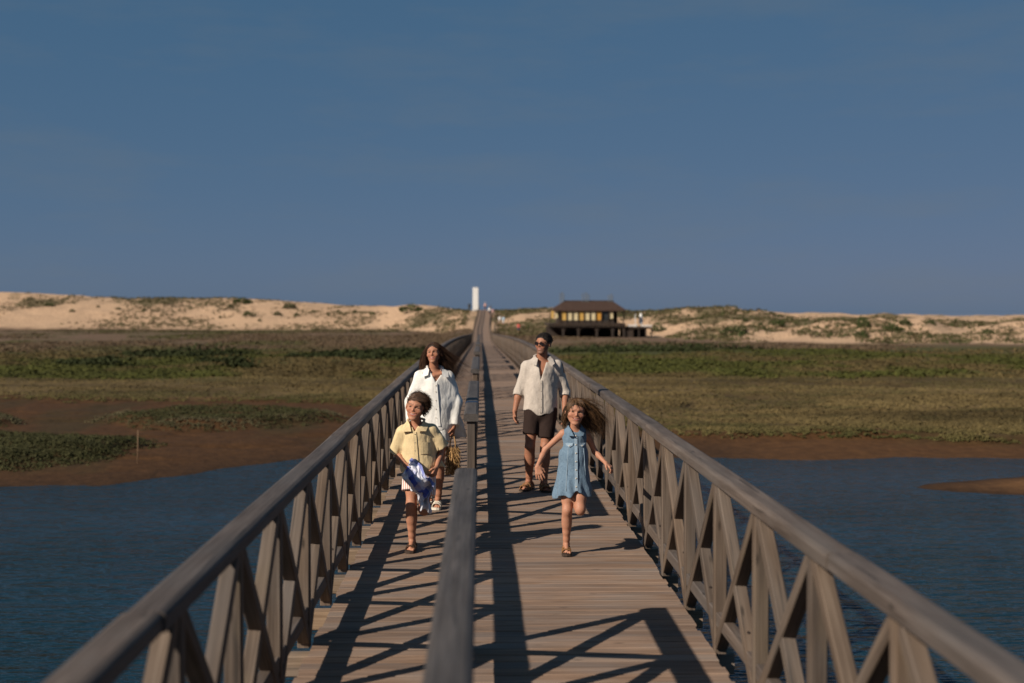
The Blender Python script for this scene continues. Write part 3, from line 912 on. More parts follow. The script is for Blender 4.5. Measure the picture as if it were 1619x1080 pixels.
    MB().tube([(0, 0, 0), (0, 0, h)], .03, 6).build('pole', pole, p)
    MB().tube([(0, 0, h*.2), (0, 0, h*.32), (0, 0, h*.7), (0, 0, h*.97)], [.34, .30, .27, .10], 9).build('canopy', wht, p)
    MB().tube([(0, 0, .0), (0, 0, .1)], .35, 10).build('foot', dark, p)
restaurant()
# ------------------------------------------------------------------ organic surfaces from blended solids
class Cap:
    """tapered capsule; S squashes the cross section, cut slices the b end flat, sub carves away"""
    def __init__(s, a, b, ra, rb=None, k=.03, S=(1, 1, 1), cut=False, cuta=False, sub=False, M=None, O=None):
        s.a = np.array(a, float); s.b = np.array(b, float); s.ra = ra; s.rb = ra if rb is None else rb
        s.k = k; s.S = np.array(S, float); s.cut = cut; s.cuta = cuta; s.sub = sub; s.M = M; s.O = O
    def box(s):
        r = max(s.ra, s.rb)/s.S.min() + s.k + .02
        lo = np.minimum(s.a, s.b)-r; hi = np.maximum(s.a, s.b)+r
        return to_world_box(lo, hi, s.M, s.O)
    def d(s, p):
        q = p*s.S; a = s.a*s.S; b = s.b*s.S; ab = b-a
        t = np.clip(((q-a)@ab)/max(ab@ab, 1e-12), 0, 1)
        w = q-a-t[..., None]*ab
        r = s.ra+(s.rb-s.ra)*t
        dd = (np.sqrt((w*w).sum(-1))-r)/max(1.0, s.S.max()*.8)
        if s.cut or s.cuta:
            ax = (s.b-s.a)/np.linalg.norm(s.b-s.a)
            if s.cut: dd = np.maximum(dd, (p-s.b)@ax)
            if s.cuta: dd = np.maximum(dd, (s.a-p)@ax)
        return dd
class Ell:
    def __init__(s, c, r, k=.03, sub=False, M=None, O=None):
        s.c = np.array(c, float); s.r = np.array(r, float); s.k = k; s.sub = sub; s.M = M; s.O = O
    def box(s):
        m = s.k+.02
        return to_world_box(s.c-s.r-m, s.c+s.r+m, s.M, s.O)
    def d(s, p):
        q = p-s.c
        k0 = np.sqrt(((q/s.r)**2).sum(-1)); k1 = np.sqrt(((q/s.r**2)**2).sum(-1))
        return k0*(k0-1)/np.maximum(k1, 1e-6)
def to_world_box(lo, hi, M, O):
    if M is None: return lo, hi
    c = np.array([[x, y, z] for x in (lo[0], hi[0]) for y in (lo[1], hi[1]) for z in (lo[2], hi[2])])@M.T+O
    return c.min(0), c.max(0)
def smin(a, b, k):
    h = np.maximum(k-np.abs(a-b), 0)/k
    return np.minimum(a, b)-h*h*k*.25
def field(prims, lo, shape, h):
    F = np.full(shape, 1.0, np.float32)
    for p in prims:
        a, b = p.box()
        i0 = np.maximum(np.floor((a-lo)/h).astype(int), 0); i1 = np.minimum(np.ceil((b-lo)/h).astype(int)+1, shape)
        if (i1 <= i0).any(): continue
        g = np.stack(np.meshgrid(*[lo[i]+h*np.arange(i0[i], i1[i]) for i in range(3)], indexing='ij'), -1)
        if p.M is not None: g = (g-p.O)@p.M
        d = p.d(g).astype(np.float32)
        sl = tuple(slice(i0[i], i1[i]) for i in range(3))
        if p.sub: F[sl] = -smin(-F[sl], d, p.k)
        else: F[sl] = smin(F[sl], d, p.k)
    return F
_COR = np.array([[i & 1, (i >> 1) & 1, (i >> 2) & 1] for i in range(8)])
_EDG = [(a, b) for a in range(8) for b in range(a+1, 8) if bin(a ^ b).count('1') == 1]
def nets(F, lo, h):
    ins = F < 0
    n = np.array(F.shape)-1
    cnt = np.zeros(n, np.int8)
    for c in _COR: cnt += ins[c[0]:c[0]+n[0], c[1]:c[1]+n[1], c[2]:c[2]+n[2]]
    act = (cnt > 0) & (cnt < 8)
    ci = np.argwhere(act)
    if not len(ci): return np.zeros((0, 3)), np.zeros((0, 4), int)
    vals = np.stack([F[ci[:, 0]+c[0], ci[:, 1]+c[1], ci[:, 2]+c[2]] for c in _COR], 1)
    pos = np.zeros((len(ci), 3)); num = np.zeros(len(ci))
    for a, b in _EDG:
        fa, fb = vals[:, a], vals[:, b]; x = (fa < 0) != (fb < 0)
        t = np.where(x, fa/np.where(fa == fb, 1, fa-fb), 0)
        pos += np.where(x[:, None], _COR[a]+t[:, None]*(_COR[b]-_COR[a]), 0); num += x
    V = lo+h*(ci+pos/num[:, None])
    idx = np.full(n, -1); idx[act] = np.arange(len(ci))
    Q = []
    for ax in range(3):
        u, v = (ax+1) % 3, (ax+2) % 3
        sa = [slice(None)]*3; sb = [slice(None)]*3
        sa[ax] = slice(0, -1); sb[ax] = slice(1, None)
        A = ins[tuple(sa)]; B = ins[tuple(sb)]
        e = np.argwhere(A != B)
        e = e[(e[:, u] > 0) & (e[:, v] > 0) & (e[:, u] < F.shape[u]-1) & (e[:, v] < F.shape[v]-1)]
        if not len(e): continue
        fl = A[e[:, 0], e[:, 1], e[:, 2]]
        def cell(du, dv):
            c = e.copy(); c[:, u] += du; c[:, v] += dv
            return idx[c[:, 0], c[:, 1], c[:, 2]]
        q = np.stack([cell(-1, -1), cell(0, -1), cell(0, 0), cell(-1, 0)], 1)
        q[~fl] = q[~fl][:, ::-1]
        Q.append(q)
    Q = np.concatenate(Q); Q = Q[(Q >= 0).all(1)]
    return V, Q
def solid(prims, h, post=None, box=None, pad=.03):
    if box is None:
        bs = [p.box() for p in prims if not p.sub]
        lo = np.min([b[0] for b in bs], 0)-pad; hi = np.max([b[1] for b in bs], 0)+pad
    else: lo, hi = np.array(box[0], float), np.array(box[1], float)
    shape = tuple(np.ceil((hi-lo)/h).astype(int)+1)
    F = field(prims, lo, shape, h)
    if post is not None:
        G = np.meshgrid(*[lo[i]+h*np.arange(shape[i]) for i in range(3)], indexing='ij')
        F = post(F, *G)
    return nets(F, lo, h)
def multires(prims, h, fine, post=None):
    """fine: list of (lo, hi, h) boxes resolved more finely; returns one mesh"""
    V, Q = solid(prims, h, post)
    cen = V[Q].mean(1)
    keep = np.ones(len(Q), bool)
    for lo, hi, hh in fine:
        keep &= ~((cen > np.array(lo)+.004) & (cen < np.array(hi)-.004)).all(1)
    Q = Q[keep]
    Vs = [V]; Qs = [Q]; n = len(V)
    for lo, hi, hh in fine:
        v, q = solid(prims, hh, post, (lo, hi))
        Vs.append(v); Qs.append(q+n); n += len(v)
    V = np.concatenate(Vs); Q = np.concatenate(Qs)
    used = np.unique(Q); mp = np.full(len(V), -1); mp[used] = np.arange(len(used))
    return V[used], mp[Q]

def unit(v): v = np.array(v, float); return v/np.linalg.norm(v)
def head_frame(yaw, pitch, roll):
    """yaw + turns the face to picture right, pitch + lifts the chin, roll + tips the crown to picture right"""
    M = Euler((math.radians(pitch)*-1, math.radians(roll), math.radians(yaw)), 'XYZ').to_matrix()
    return np.array(M)

def hand(w, d, nrm, size=1.0, curl=.5, spread=.12, thumb=1):
    """wrist point, pointing direction, palm normal; thumb = which side of the palm it leaves"""
    w = np.array(w, float); d = unit(d); nrm = np.array(nrm, float); nrm = unit(nrm-d*(nrm@d)); l = np.cross(d, nrm)*thumb
    pr = []
    s = size
    kn = []
    for i, (o, L) in enumerate(((.033, .068), (.011, .076), (-.011, .072), (-.031, .058))):
        k = w+d*(.085-.006*abs(i-1.2))*s+l*o*s; kn.append(k)
        pr.append(Cap(w+l*o*.45*s+d*.01*s, k, .014*s, .0115*s, k=.018*s))
        a1 = curl*.55; a2 = curl*1.25; a3 = curl*1.8
        sd = l*spread*(1.5-i)*.66
        d1 = unit(d*math.cos(a1)+nrm*math.sin(a1)+sd); d2 = unit(d*math.cos(a2)+nrm*math.sin(a2)+sd*.7); d3 = unit(d*math.cos(a3)+nrm*math.sin(a3)+sd*.4)
        p1 = k+d1*L*.45*s; p2 = p1+d2*L*.33*s; p3 = p2+d3*L*.22*s
        pr += [Cap(k, p1, .0098*s, .0088*s, k=.007*s), Cap(p1, p2, .0086*s, .0078*s, k=.004*s), Cap(p2, p3, .0078*s, .0062*s, k=.004*s)]
    b = w+d*.022*s+l*.026*s
    t1 = unit(d*.62+l*.72+nrm*.35); t2 = unit(d*.92+l*.25+nrm*(.30+.3*curl))
    m = b+t1*.040*s; e = m+t2*.034*s
    pr += [Cap(b, m, .015*s, .0115*s, k=.012*s), Cap(m, e, .0108*s, .008*s, k=.004*s)]
    return pr

def foot(an, f, up=(0, 0, 1), size=1.0):
    an = np.array(an, float); f = unit(f); up = np.array(up, float); up = unit(up-f*(up@f)); l = np.cross(f, up); s = size
    g = an-up*.075*s
    hl = g-f*.035*s+up*.028*s
    pr = [Cap(an, hl+up*.004*s, .030*s, .031*s, k=.014*s), Cap(an+f*.004*s, g+f*.12*s+up*.020*s, .028*s, .019*s, k=.016*s)]
    for o in (-1, 1): pr.append(Ell(an+l*o*.024*s-up*.004*s, (.012*s,)*3, k=.012))
    for i, o in enumerate((-.030, -.012, .006, .022, .035)):
        b = g+f*(.118-.012*abs(i-1))*s+l*o*1.08*s+up*.013*s
        pr.append(Cap(hl+l*o*.45*s, b, .020*s, .012*s, k=.012*s))
        pr.append(Cap(b, b+f*(.046-.005*i)*s-up*.003*s, (.0125 if i == 0 else .0085)*s, (.0115 if i == 0 else .0075)*s, k=.002*s))
    return pr

def head_prims(C, S, M, cheek=1.0, smile=1.0, jaw=1.0, wide=1.12, open_=1.0, nose=1.0):
    """skull and face in head units (crown to chin = 1); features are laid onto the face surface"""
    base = [('e', (0, .07, .15), (.315, .385, .345), .10), ('e', (0, -.10, -.05), (.250, .250, .33), .10), ('e', (0, -.150, -.27), (.180*jaw, .175, .165), .09),
            ('e', (0, -.262, -.425), (.085*jaw, .072, .068), .07)]
    for s in (-1, 1):
        base += [('c', (s*.185*jaw, .0, -.19), (s*.075*jaw, -.215, -.405), .062, .052, .08), ('e', (s*.160, -.235, -.115), (.088*cheek, .070, .078), .07), ('c', (s*.045, -.315, .088), (s*.185, -.25, .092), .040, .030, .05)]
    def mk(q, S_, M_, O_, sub=False):
        q = list(q); q[1] = (q[1][0]*wide, q[1][1], q[1][2]); q[2] = (q[2][0]*wide, q[2][1], q[2][2])
        if q[0] == 'e': return Ell(np.array(q[1])*S_, np.array(q[2])*S_, q[3]*S_, sub, M_, O_)
        return Cap(np.array(q[1])*S_, np.array(q[2])*S_, q[3]*S_, q[4]*S_, q[5]*S_, (1, 1, 1), sub=sub, M=M_, O=O_)
    B1 = [mk(q, 1.0, None, None) for q in base]
    ys = lambda x, z: surf_y(B1, x*wide, z, -.6, .1)
    H = [mk(q, S, M, C) for q in base]
    def e(c, r, k, sub=False): H.append(mk(('e', c, r, k), S, M, C, sub))
    def c(a, b, ra, rb, k, sub=False): H.append(mk(('c', a, b, ra, rb, k), S, M, C, sub))
    ft = {'eye': [], 'brow': []}
    for s in (-1, 1):
        x = s*.128; y0 = ys(x, .012)
        e((x, y0-.010, .012), (.082, .055, .046), .03, True)
        e((x, y0+.062, .012), (.072, .055, .044), .012)
        c((s*.195, ys(.195, -.05)+.010, -.048), (s*.07, ys(.07, -.055)+.012, -.058), .016, .014, .02)
        ft['eye'].append([(s*.060, ys(.06, .008)+.022, .004), (x, y0+.006, .020), (s*.192, ys(.192, .004)+.022, .002)])
        ft['brow'].append([(s*.050, ys(.05, .10)-.012, .098), (s*.125, ys(.125, .12)-.012, .128), (s*.215, ys(.215, .10)-.008, .100)])
    c((0, ys(0, .05)+.014, .045), (0, ys(0, -.10)-.040*nose+.006, -.105), .028*nose, .040*nose, .035)
    for s in (-1, 1): e((s*.042*nose, ys(.046, -.12)-.010*nose, -.120), (.032*nose, .034*nose, .028*nose), .018)
    for s in (-1, 1): e((s*.027, ys(.027, -.152)-.040, -.158), (.014, .022, .012), .006, True)
    w = .118*smile
    xs = np.linspace(-w, w, 9)
    cv = lambda x: (abs(x)/w)**1.7
    up = [(x, ys(x, -.24)+.006+.012*cv(x), -.238+.032*cv(x)) for x in xs]
    lo = [(x, ys(x, -.29)+.004+.012*cv(x), -.268-.036*open_+(.062+.036*open_)*cv(x)) for x in xs]
    md = [(x, ys(x, -.265)+.004+.006*cv(x), -.268+.062*cv(x)) for x in xs]
    for a, b in zip(up[:-1], up[1:]): c(a, b, .013, .013, .012)
    for a, b in zip(lo[:-1], lo[1:]): c(a, b, .016, .016, .012)
    for i, (a, b) in enumerate(zip(md[:-1], md[1:])):
        r0 = .024*open_*(1-cv(a[0]))+.006; r1 = .024*open_*(1-cv(b[0]))+.006
        c((a[0], a[1]-.004, a[2]), (b[0], b[1]-.004, b[2]), r0, r1, .006, True)
    # smile creases beside the mouth
    for s in (-1, 1): c((s*.105, ys(.105, -.13)-.012, -.135), (s*(w+.035), ys(w+.035, -.23)-.012, -.235), .010, .009, .022, True)
    for s in (-1, 1):
        e((s*.318, .06, -.03), (.036, .080, .120), .015)
        e((s*.352, .035, -.025), (.020, .042, .070), .010, True)
    sc = lambda L: [(x*wide, y, z) for x, y, z in L]
    ft = {'eye': [sc(L) for L in ft['eye']], 'brow': [sc(L) for L in ft['brow']], 'up': sc(up), 'lo': sc(lo), 'md': sc(md)}
    return H, ft

def skin_color(V, base, C, S, M, ft, hair, lips=(.36, .10, .075), stub=0, brow=1.0):
    col = np.broadcast_to(np.array(base), (len(V), 3)).copy()
    q = (V-C)@M/S
    nh = (np.abs(q) < .75).all(1)
    n = fbm(V[:, 0]*14, V[:, 1]*14, V[:, 2]*14, oct=3)
    col *= (1+.10*n)[:, None]
    def seg(pts, r):
        m = np.full(len(V), 9.0)
        for a, b in zip(pts[:-1], pts[1:]):
            a = np.array(a); b = np.array(b); ab = b-a
            t = np.clip(((q-a)@ab)/(ab@ab), 0, 1)
            m = np.minimum(m, np.linalg.norm(q-a-t[:, None]*ab, axis=1)-r)
        return m
    def put_in(m, c):
        col[:] = col*(1-m[:, None])+np.array(c)*m[:, None]
    fr = nh & (q[:, 1] < -.05)
    put_in(.40*np.exp(-(((np.abs(q[:, 0])-.17)/.09)**2+((q[:, 2]+.13)/.08)**2))*fr, (base[0]*1.0, base[1]*.66, base[2]*.60))
    put_in(.30*np.exp(-((q[:, 0]/.07)**2+((q[:, 2]+.11)/.06)**2))*fr, (base[0], base[1]*.68, base[2]*.62))
    if stub:
        z = sstep(-.15, -.25, q[:, 2])*fr*sstep(.56, .44, -q[:, 2])+sstep(-.02, -.10, q[:, 2])*nh*sstep(.20, .26, np.abs(q[:, 0]))*(q[:, 2] > -.3)*(q[:, 1] < .05)
        z = np.clip(z, 0, 1)*(1-np.exp(-(((np.abs(q[:, 0])-.15)/.06)**2+((q[:, 2]+.14)/.06)**2)))
        put_in(z*stub, (.085, .058, .046))
    md = sstep(.006, -.004, seg(ft['md'], .024))*fr
    put_in(md, (.09, .018, .016))
    for pts, r in ((ft['up'], .012), (ft['lo'], .015)):
        put_in(sstep(.010, -.002, seg(pts, r))*fr*.9, lips)
    for pts in ft['brow']: put_in(sstep(.016, -.002, seg(pts, .011))*fr*.7*brow, hair)
    for pts in ft['eye']: put_in(sstep(.014, 0, seg(pts, .012))*fr*.95, (.030, .018, .014))
    return col

SKIN = attr_mat('skin', .58, 30, .05, .28, .12, .002, 260, sss=.12)
def hair_mat(name, c0, c1):
    m, nt, b = new_mat(name)
    at = node(nt, 'ShaderNodeAttribute'); at.attribute_name = 'Col'
    nt.links.new(mixc(nt, at.outputs['Fac'], c0, c1), b.inputs['Base Color'])
    b.inputs['Roughness'].default_value = .55; b.inputs['Specular IOR Level'].default_value = .3
    return m

def strands(roots, dirs, length, grav, wind, rad, C, M, S, steps=8, jit=.25, rng=None, curl=0.0):
    """tapered locks that leave the scalp, are pushed off the skull and bend with gravity and wind"""
    rng = rng or np.random.default_rng(1)
    n = len(roots)
    p = roots.copy(); v = dirs.copy()
    L = np.broadcast_to(length, (n,)).astype(float); R = np.broadcast_to(rad, (n,)).astype(float)
    G = np.array([0, 0, -1.0])*grav
    path = [p.copy()]
    ph = rng.random(n)*6.28
    for k in range(steps):
        wnd = np.array(wind) if np.ndim(wind) == 1 else wind
        v = v + (G+wnd)/steps*3.0 + rng.normal(size=v.shape)*jit/steps
        if curl:
            v = v + curl*np.stack([np.sin(ph+k*1.1), .4*np.cos(ph*1.7+k), np.cos(ph+k*1.3)], 1)/steps
        v /= np.linalg.norm(v, axis=1)[:, None]
        p = p+v*(L/steps)[:, None]
        q = (p-C)@M/S
        for c, r in (((0, .06, .14), (.365, .43, .395)), ((0, -.05, -.14), (.285, .27, .40))):
            e = (q-np.array(c))/np.array(r); ln = np.linalg.norm(e, axis=1)
            f = ln < 1
            if f.any():
                q[f] = np.array(c)+(e[f]/ln[f, None])*np.array(r)
        p = (q*S)@M.T+C
        path.append(p.copy())
    Pt = np.stack(path, 1)                                       # n, steps+1, 3
    T = np.gradient(Pt, axis=1); T /= np.linalg.norm(T, axis=2)[..., None]+1e-9
    A = np.cross(T, np.array([.31, .52, .79])); A /= np.linalg.norm(A, axis=2)[..., None]+1e-9
    B = np.cross(T, A)
    s = np.linspace(0, 1, steps+1); w = (1-s**2.2*.92)*(.65+.35*np.sin(np.clip(s*4, 0, 1.57)))
    rr = R[:, None]*w[None]
    ns = 3
    ring = [Pt+(A*math.cos(j*2*math.pi/ns)+B*math.sin(j*2*math.pi/ns)*.55)*rr[..., None] for j in range(ns)]
    V = np.stack(ring, 2).reshape(-1, 3)
    base = (np.arange(n)[:, None, None]*(steps+1)+np.arange(steps)[None, :, None])*ns
    j = np.arange(ns)[None, None]; k = (j+1) % ns
    F = np.stack([base+j, base+k, base+ns+k, base+ns+j], -1).reshape(-1, 4)
    tone = np.repeat(rng.random(n)**1.6, (steps+1)*ns)
    return V, F, tone

def scalp(n, C, M, S, rng, cond, r=(.345, .415, .375)):
    out = []
    tot = 0
    while tot < n:
        d = rng.normal(size=(n*3, 3)); d /= np.linalg.norm(d, axis=1)[:, None]
        k = cond(d); d = d[k]; out.append(d); tot += len(d)
    d = np.concatenate(out)[:n]
    q = np.array((0, .06, .14))+d*np.array(r)
    return (q*S)@M.T+C, d@M.T, d

def hair_object(name, parent, mat, C, M, S, cap_prims, groups, h=.005):
    V, Q = solid(cap_prims, h, lambda F, x, y, z: F+.004*fbm(x*60, y*60, z*25, oct=2))
    Vs = [V]; Qs = [Q]; tn = [np.full(len(V), .25)+.3*vnoise(V[:, 0]*90, V[:, 1]*90, V[:, 2]*30)]; n = len(V)
    for v, f, t in groups:
        Vs.append(v); Qs.append(f+n); tn.append(t); n += len(v)
    t = np.clip(np.concatenate(tn), 0, 1)
    me = mesh_np(name, np.concatenate(Vs), np.concatenate(Qs), mat, True, np.repeat(t[:, None], 3, 1))
    return link(name, me, parent)

def face_parts(p, C, S, M, ft):
    def W(q): return (np.array(q)*S)@M.T+C
    md = ft['md']
    pts = [W((x, y+.016, z+.012)) for x, y, z in md[1:-1]]
    MB().tube(pts, [.006*S]+[.016*S]*5+[.006*S], 7).build('teeth', PARTMAT['teeth'], p, True)
    for pts in ft['eye']:
        m = pts[1]
        o = MB().ball((0, 0, 0), (.046*S, .020*S, .012*S), 10, 6).build('eye', PARTMAT['eye'], p, True, loc=tuple(W((m[0], m[1]+.008, .006))))
        o.rotation_euler = Matrix([list(r) for r in M]).to_euler()
PARTMAT = {
    'teeth': noise_mat('teeth', (.50, .46, .40), (.56, .52, .45), 30, .35),
    'eye': noise_mat('dark_eye', (.03, .02, .015), (.06, .04, .03), 200, .2, spec=.6),
    'sole': noise_mat('dark_sole', (.035, .022, .016), (.06, .04, .03), 40, .8),
    'tan': noise_mat('tan_leather', (.20, .095, .035), (.29, .15, .06), 25, .55, .2, .003),
    'brown': noise_mat('brown_leather', (.055, .030, .018), (.09, .05, .03), 25, .55, .2, .003),
    'cream': noise_mat('cream_leather', (.62, .55, .44), (.70, .64, .53), 25, .6, .2, .003),
    'button': noise_mat('shell_button', (.30, .24, .17), (.40, .33, .25), 60, .35),
    'metal': noise_mat('brass_button', (.45, .40, .33), (.55, .5, .42), 60, .3, spec=.8),
    'shades': noise_mat('dark_lens', (.012, .008, .007), (.02, .012, .010), 20, .12, spec=.6),
}

def cloth_mat(name, c0, c1, weave=420, rough=.85, sheen=.2, extra=None):
    m, nt, b = new_mat(name)
    tc = node(nt, 'ShaderNodeTexCoord')
    def nz(sx, sy, sz):
        mp = node(nt, 'ShaderNodeMapping'); mp.inputs['Scale'].default_value = (sx, sy, sz)
        nt.links.new(tc.outputs['Object'], mp.inputs[0])
        n = node(nt, 'ShaderNodeTexNoise'); n.inputs['Scale'].default_value = 1; n.inputs['Detail'].default_value = 4
        nt.links.new(mp.outputs[0], n.inputs['Vector']); return n.outputs[0]
    a = nz(weave, weave, weave*.12); c = nz(weave*.12, weave*.12, weave); d = nz(14, 14, 14)
    mx = node(nt, 'ShaderNodeMath', operation='ADD'); nt.links.new(a, mx.inputs[0]); nt.links.new(c, mx.inputs[1])
    hf = node(nt, 'ShaderNodeMath', operation='MULTIPLY'); nt.links.new(mx.outputs[0], hf.inputs[0]); hf.inputs[1].default_value = .5
    colr = ramp(nt, hf.outputs[0], [(.36, c0), (.62, c1)])
    colr = mixc(nt, 1.0, colr, ramp(nt, d, [(.3, (.90, .90, .90)), (.7, (1.05, 1.05, 1.05))]), 'MULTIPLY')
    if extra: colr = extra(nt, tc, colr)
    nt.links.new(colr, b.inputs['Base Color'])
    b.inputs['Roughness'].default_value = rough; b.inputs['Specular IOR Level'].default_value = .2
    b.inputs['Sheen Weight'].default_value = sheen
    # creases: fine crumple over sharper ridged folds
    cr = nz(55, 55, 26)
    mp = node(nt, 'ShaderNodeMapping'); mp.inputs['Scale'].default_value = (15, 15, 8); mp.inputs['Rotation'].default_value = (.2, .35, .1)
    nt.links.new(tc.outputs['Object'], mp.inputs[0])
    rg = node(nt, 'ShaderNodeTexNoise'); rg.noise_type = 'RIDGED_MULTIFRACTAL'; rg.inputs['Scale'].default_value = 1; rg.inputs['Detail'].default_value = 3
    nt.links.new(mp.outputs[0], rg.inputs['Vector'])
    ad = node(nt, 'ShaderNodeMath', operation='MULTIPLY_ADD'); nt.links.new(rg.outputs[0], ad.inputs[0]); ad.inputs[1].default_value = .55; nt.links.new(cr, ad.inputs[2])
    bump(nt, b, ad.outputs[0], .6, .0055)
    return m

def sandal(p, an, f, up, size, mat, straps, sole='sole', name='sandal'):
    """footbed shaped to the foot with leather bands over it"""
    an = np.array(an, float); f = unit(f); up = np.array(up, float); up = unit(up-f*(up@f)); l = np.cross(f, up); s = size
    g = an-up*.075*s
    out = [(-.075, .0), (-.066, .026), (-.03, .036), (.03, .036), (.10, .050), (.145, .050), (.172, .032), (.180, -.004), (.170, -.036), (.145, -.050), (.10, -.049), (.03, -.036), (-.03, -.034), (-.066, -.026)]
    V = []; n = len(out)
    for z in (-.020, .004):
        for a, b in out: V.append(g+f*a*s+l*b*s+up*z*s)
    F = [tuple(range(n))[::-1], tuple(range(n, 2*n))]+[(i, (i+1) % n, n+(i+1) % n, n+i) for i in range(n)]
    root = MB().add(V, F).build(name, PARTMAT[sole], p)
    for (a0, w, hgt) in straps:
        mb = MB()
        pts = []
        for t in np.linspace(0, math.pi, 9):
            b = math.cos(t)*(.046 if a0 > .03 else .041)
            pts.append(g+f*(a0+.012*math.sin(t))*s+l*b*s+up*(.002+hgt*math.sin(t)**.7)*s)
        prof = [(-w/2*s, -.004*s), (w/2*s, -.004*s), (w/2*s, .004*s), (-w/2*s, .004*s)]
        mb.sweep(prof, pts, right=tuple(f))
        mb.build('strap', mat, root)
    return root

def limb_leg(hip, knee, an, s=1.0, th=.075, kn=.050, ca=.052, ank=.031):
    hip, knee, an = (np.array(v, float) for v in (hip, knee, an))
    ax = unit(an-knee); back = np.array([0, 1.0, 0])
    bk = unit(back-ax*(back@ax)) if abs(ax[1]) < .9 else np.array([0, 0, 1.0])
    st = [(0, kn*.98, 0), (.14, kn*.97, .006), (.30, ca, .012), (.45, ca*.93, .010), (.65, ca*.74, .004), (.85, ank*1.06, 0), (1.0, ank, 0)]
    pr = [Cap(hip, lerp(hip, knee, .55), th*s, lerp(th, kn, .5)*s*1.03, k=.03), Cap(lerp(hip, knee, .55), knee, lerp(th, kn, .5)*s*1.03, kn*s, k=.02)]
    for (t0, r0, o0), (t1, r1, o1) in zip(st[:-1], st[1:]):
        pr.append(Cap(lerp(knee, an, t0)+bk*o0*s, lerp(knee, an, t1)+bk*o1*s, r0*s, r1*s, k=.03))
    pr.append(Ell(knee-bk*.020*s, (kn*s*.62, kn*s*.62, kn*s*.75), k=.03))
    return pr
def limb_arm(sh, el, wr, s=1.0, up=.046, elb=.036, wri=.024):
    sh, el, wr = (np.array(v, float) for v in (sh, el, wr))
    return [Cap(sh, el, up*s, elb*s, k=.03), Cap(el, lerp(el, wr, .35), elb*s, elb*s*.98, k=.02), Cap(lerp(el, wr, .35), wr, elb*s*.98, wri*s, k=.015)]

def strip(mb, pts, w, t, right):
    mb.sweep([(-w/2, -t/2), (w/2, -t/2), (w/2, t/2), (-w/2, t/2)], pts, right=right)

def put(name, VQ, mat, parent, col=None):
    return link(name, mesh_np(name, VQ[0], VQ[1], mat, True, col), parent)

def person(px, y, label, cat, name='person'):
    X = (px-VPX)*y/FPX
    o = link(name, None, None, (X, y, deck_z(y)+.002))
    tag(o, label, cat, 'family on the footbridge')
    return o

def surf_y(prims, x, z, y0=-.6, y1=.4):
    """front surface (towards the camera) of a solid at x, z"""
    ys = np.linspace(y0, y1, 700)
    p = np.stack([np.full(700, x), ys, np.full(700, z)], -1)
    F = np.full(700, 1.0)
    for q in prims:
        g = p if q.M is None else (p-q.O)@q.M
        d = q.d(g)
        F = -smin(-F, d, q.k) if q.sub else smin(F, d, q.k)
    k = np.argmax(F < 0)
    return float(ys[k]) if (F < 0).any() else float('nan')

def on_surface(prims, pts, off):
    return [(x, surf_y(prims, x, z)-off, z) for x, z in pts]

def collar_leaf(mb, prims, pts, off, t=.006):
    """flat collar leaf lying just proud of the garment; pts (x,y or None,z)"""
    V = []
    for x, y, z in pts:
        yy = surf_y(prims, x, z)-off if y is None else y
        V.append((x, yy, z))
    n = len(V); V2 = [(x, yy+t, z) for x, yy, z in V]
    F = [tuple(range(n)), tuple(range(n, 2*n))[::-1]]+[((i+1) % n, i, n+i, n+(i+1) % n) for i in range(n)]
    mb.add(V+V2, F)
# ------------------------------------------------------------------ the four people
LINEN_OAT = cloth_mat('oat_linen', (.41, .35, .295), (.52, .455, .395), 380)
LINEN_WHITE = cloth_mat('white_linen', (.66, .63, .58), (.76, .74, .70), 380)
LINEN_YEL = cloth_mat('pale_yellow_cotton', (.58, .44, .235), (.68, .53, .31), 380)
DENIM = cloth_mat('washed_denim', (.078, .130, .190), (.160, .235, .310), 300)
DENIM_L = cloth_mat('pale_denim_seam', (.20, .28, .36), (.29, .37, .44), 300)
BROWNC = cloth_mat('dark_brown_cotton', (.020, .011, .009), (.030, .017, .013), 300, sheen=.02)
WHITEC = cloth_mat('white_cotton', (.62, .6, .56), (.7, .68, .64), 300)
def _stripes(nt, tc, c):
    sp = node(nt, 'ShaderNodeSeparateXYZ'); nt.links.new(tc.outputs['Object'], sp.inputs[0])
    m = node(nt, 'ShaderNodeMath', operation='MULTIPLY'); nt.links.new(sp.outputs[0], m.inputs[0]); m.inputs[1].default_value = 360
    s = node(nt, 'ShaderNodeMath', operation='SINE'); nt.links.new(m.outputs[0], s.inputs[0])
    return mixc(nt, ramp(nt, s.outputs[0], [(.35, (0, 0, 0)), (.65, (1, 1, 1))]), c, (.42, .10, .08))
STRIPE = cloth_mat('red_striped_cotton', (.66, .60, .54), (.74, .68, .62), 300, extra=_stripes)

def folds(amp, fx=16, fz=5, seed=0, lo=None):
    def f(F, x, y, z):
        n = fbm(x*fx+seed, y*fx+3, z*fz+seed, oct=3)
        m = np.abs(fbm(x*fx*.7+9+seed, y*fx*.7, z*fx*.55+4, oct=2))
        return F+amp*n-amp*.9*(m-.2)
    return f
def hl(C, S, M):
    def e(c, r, k=.02, sub=False): return Ell(np.array(c)*S, np.array(r)*S, k, sub, M, C)
    return e
def around(c, r): c = np.array(c, float); return (c-r, c+r)

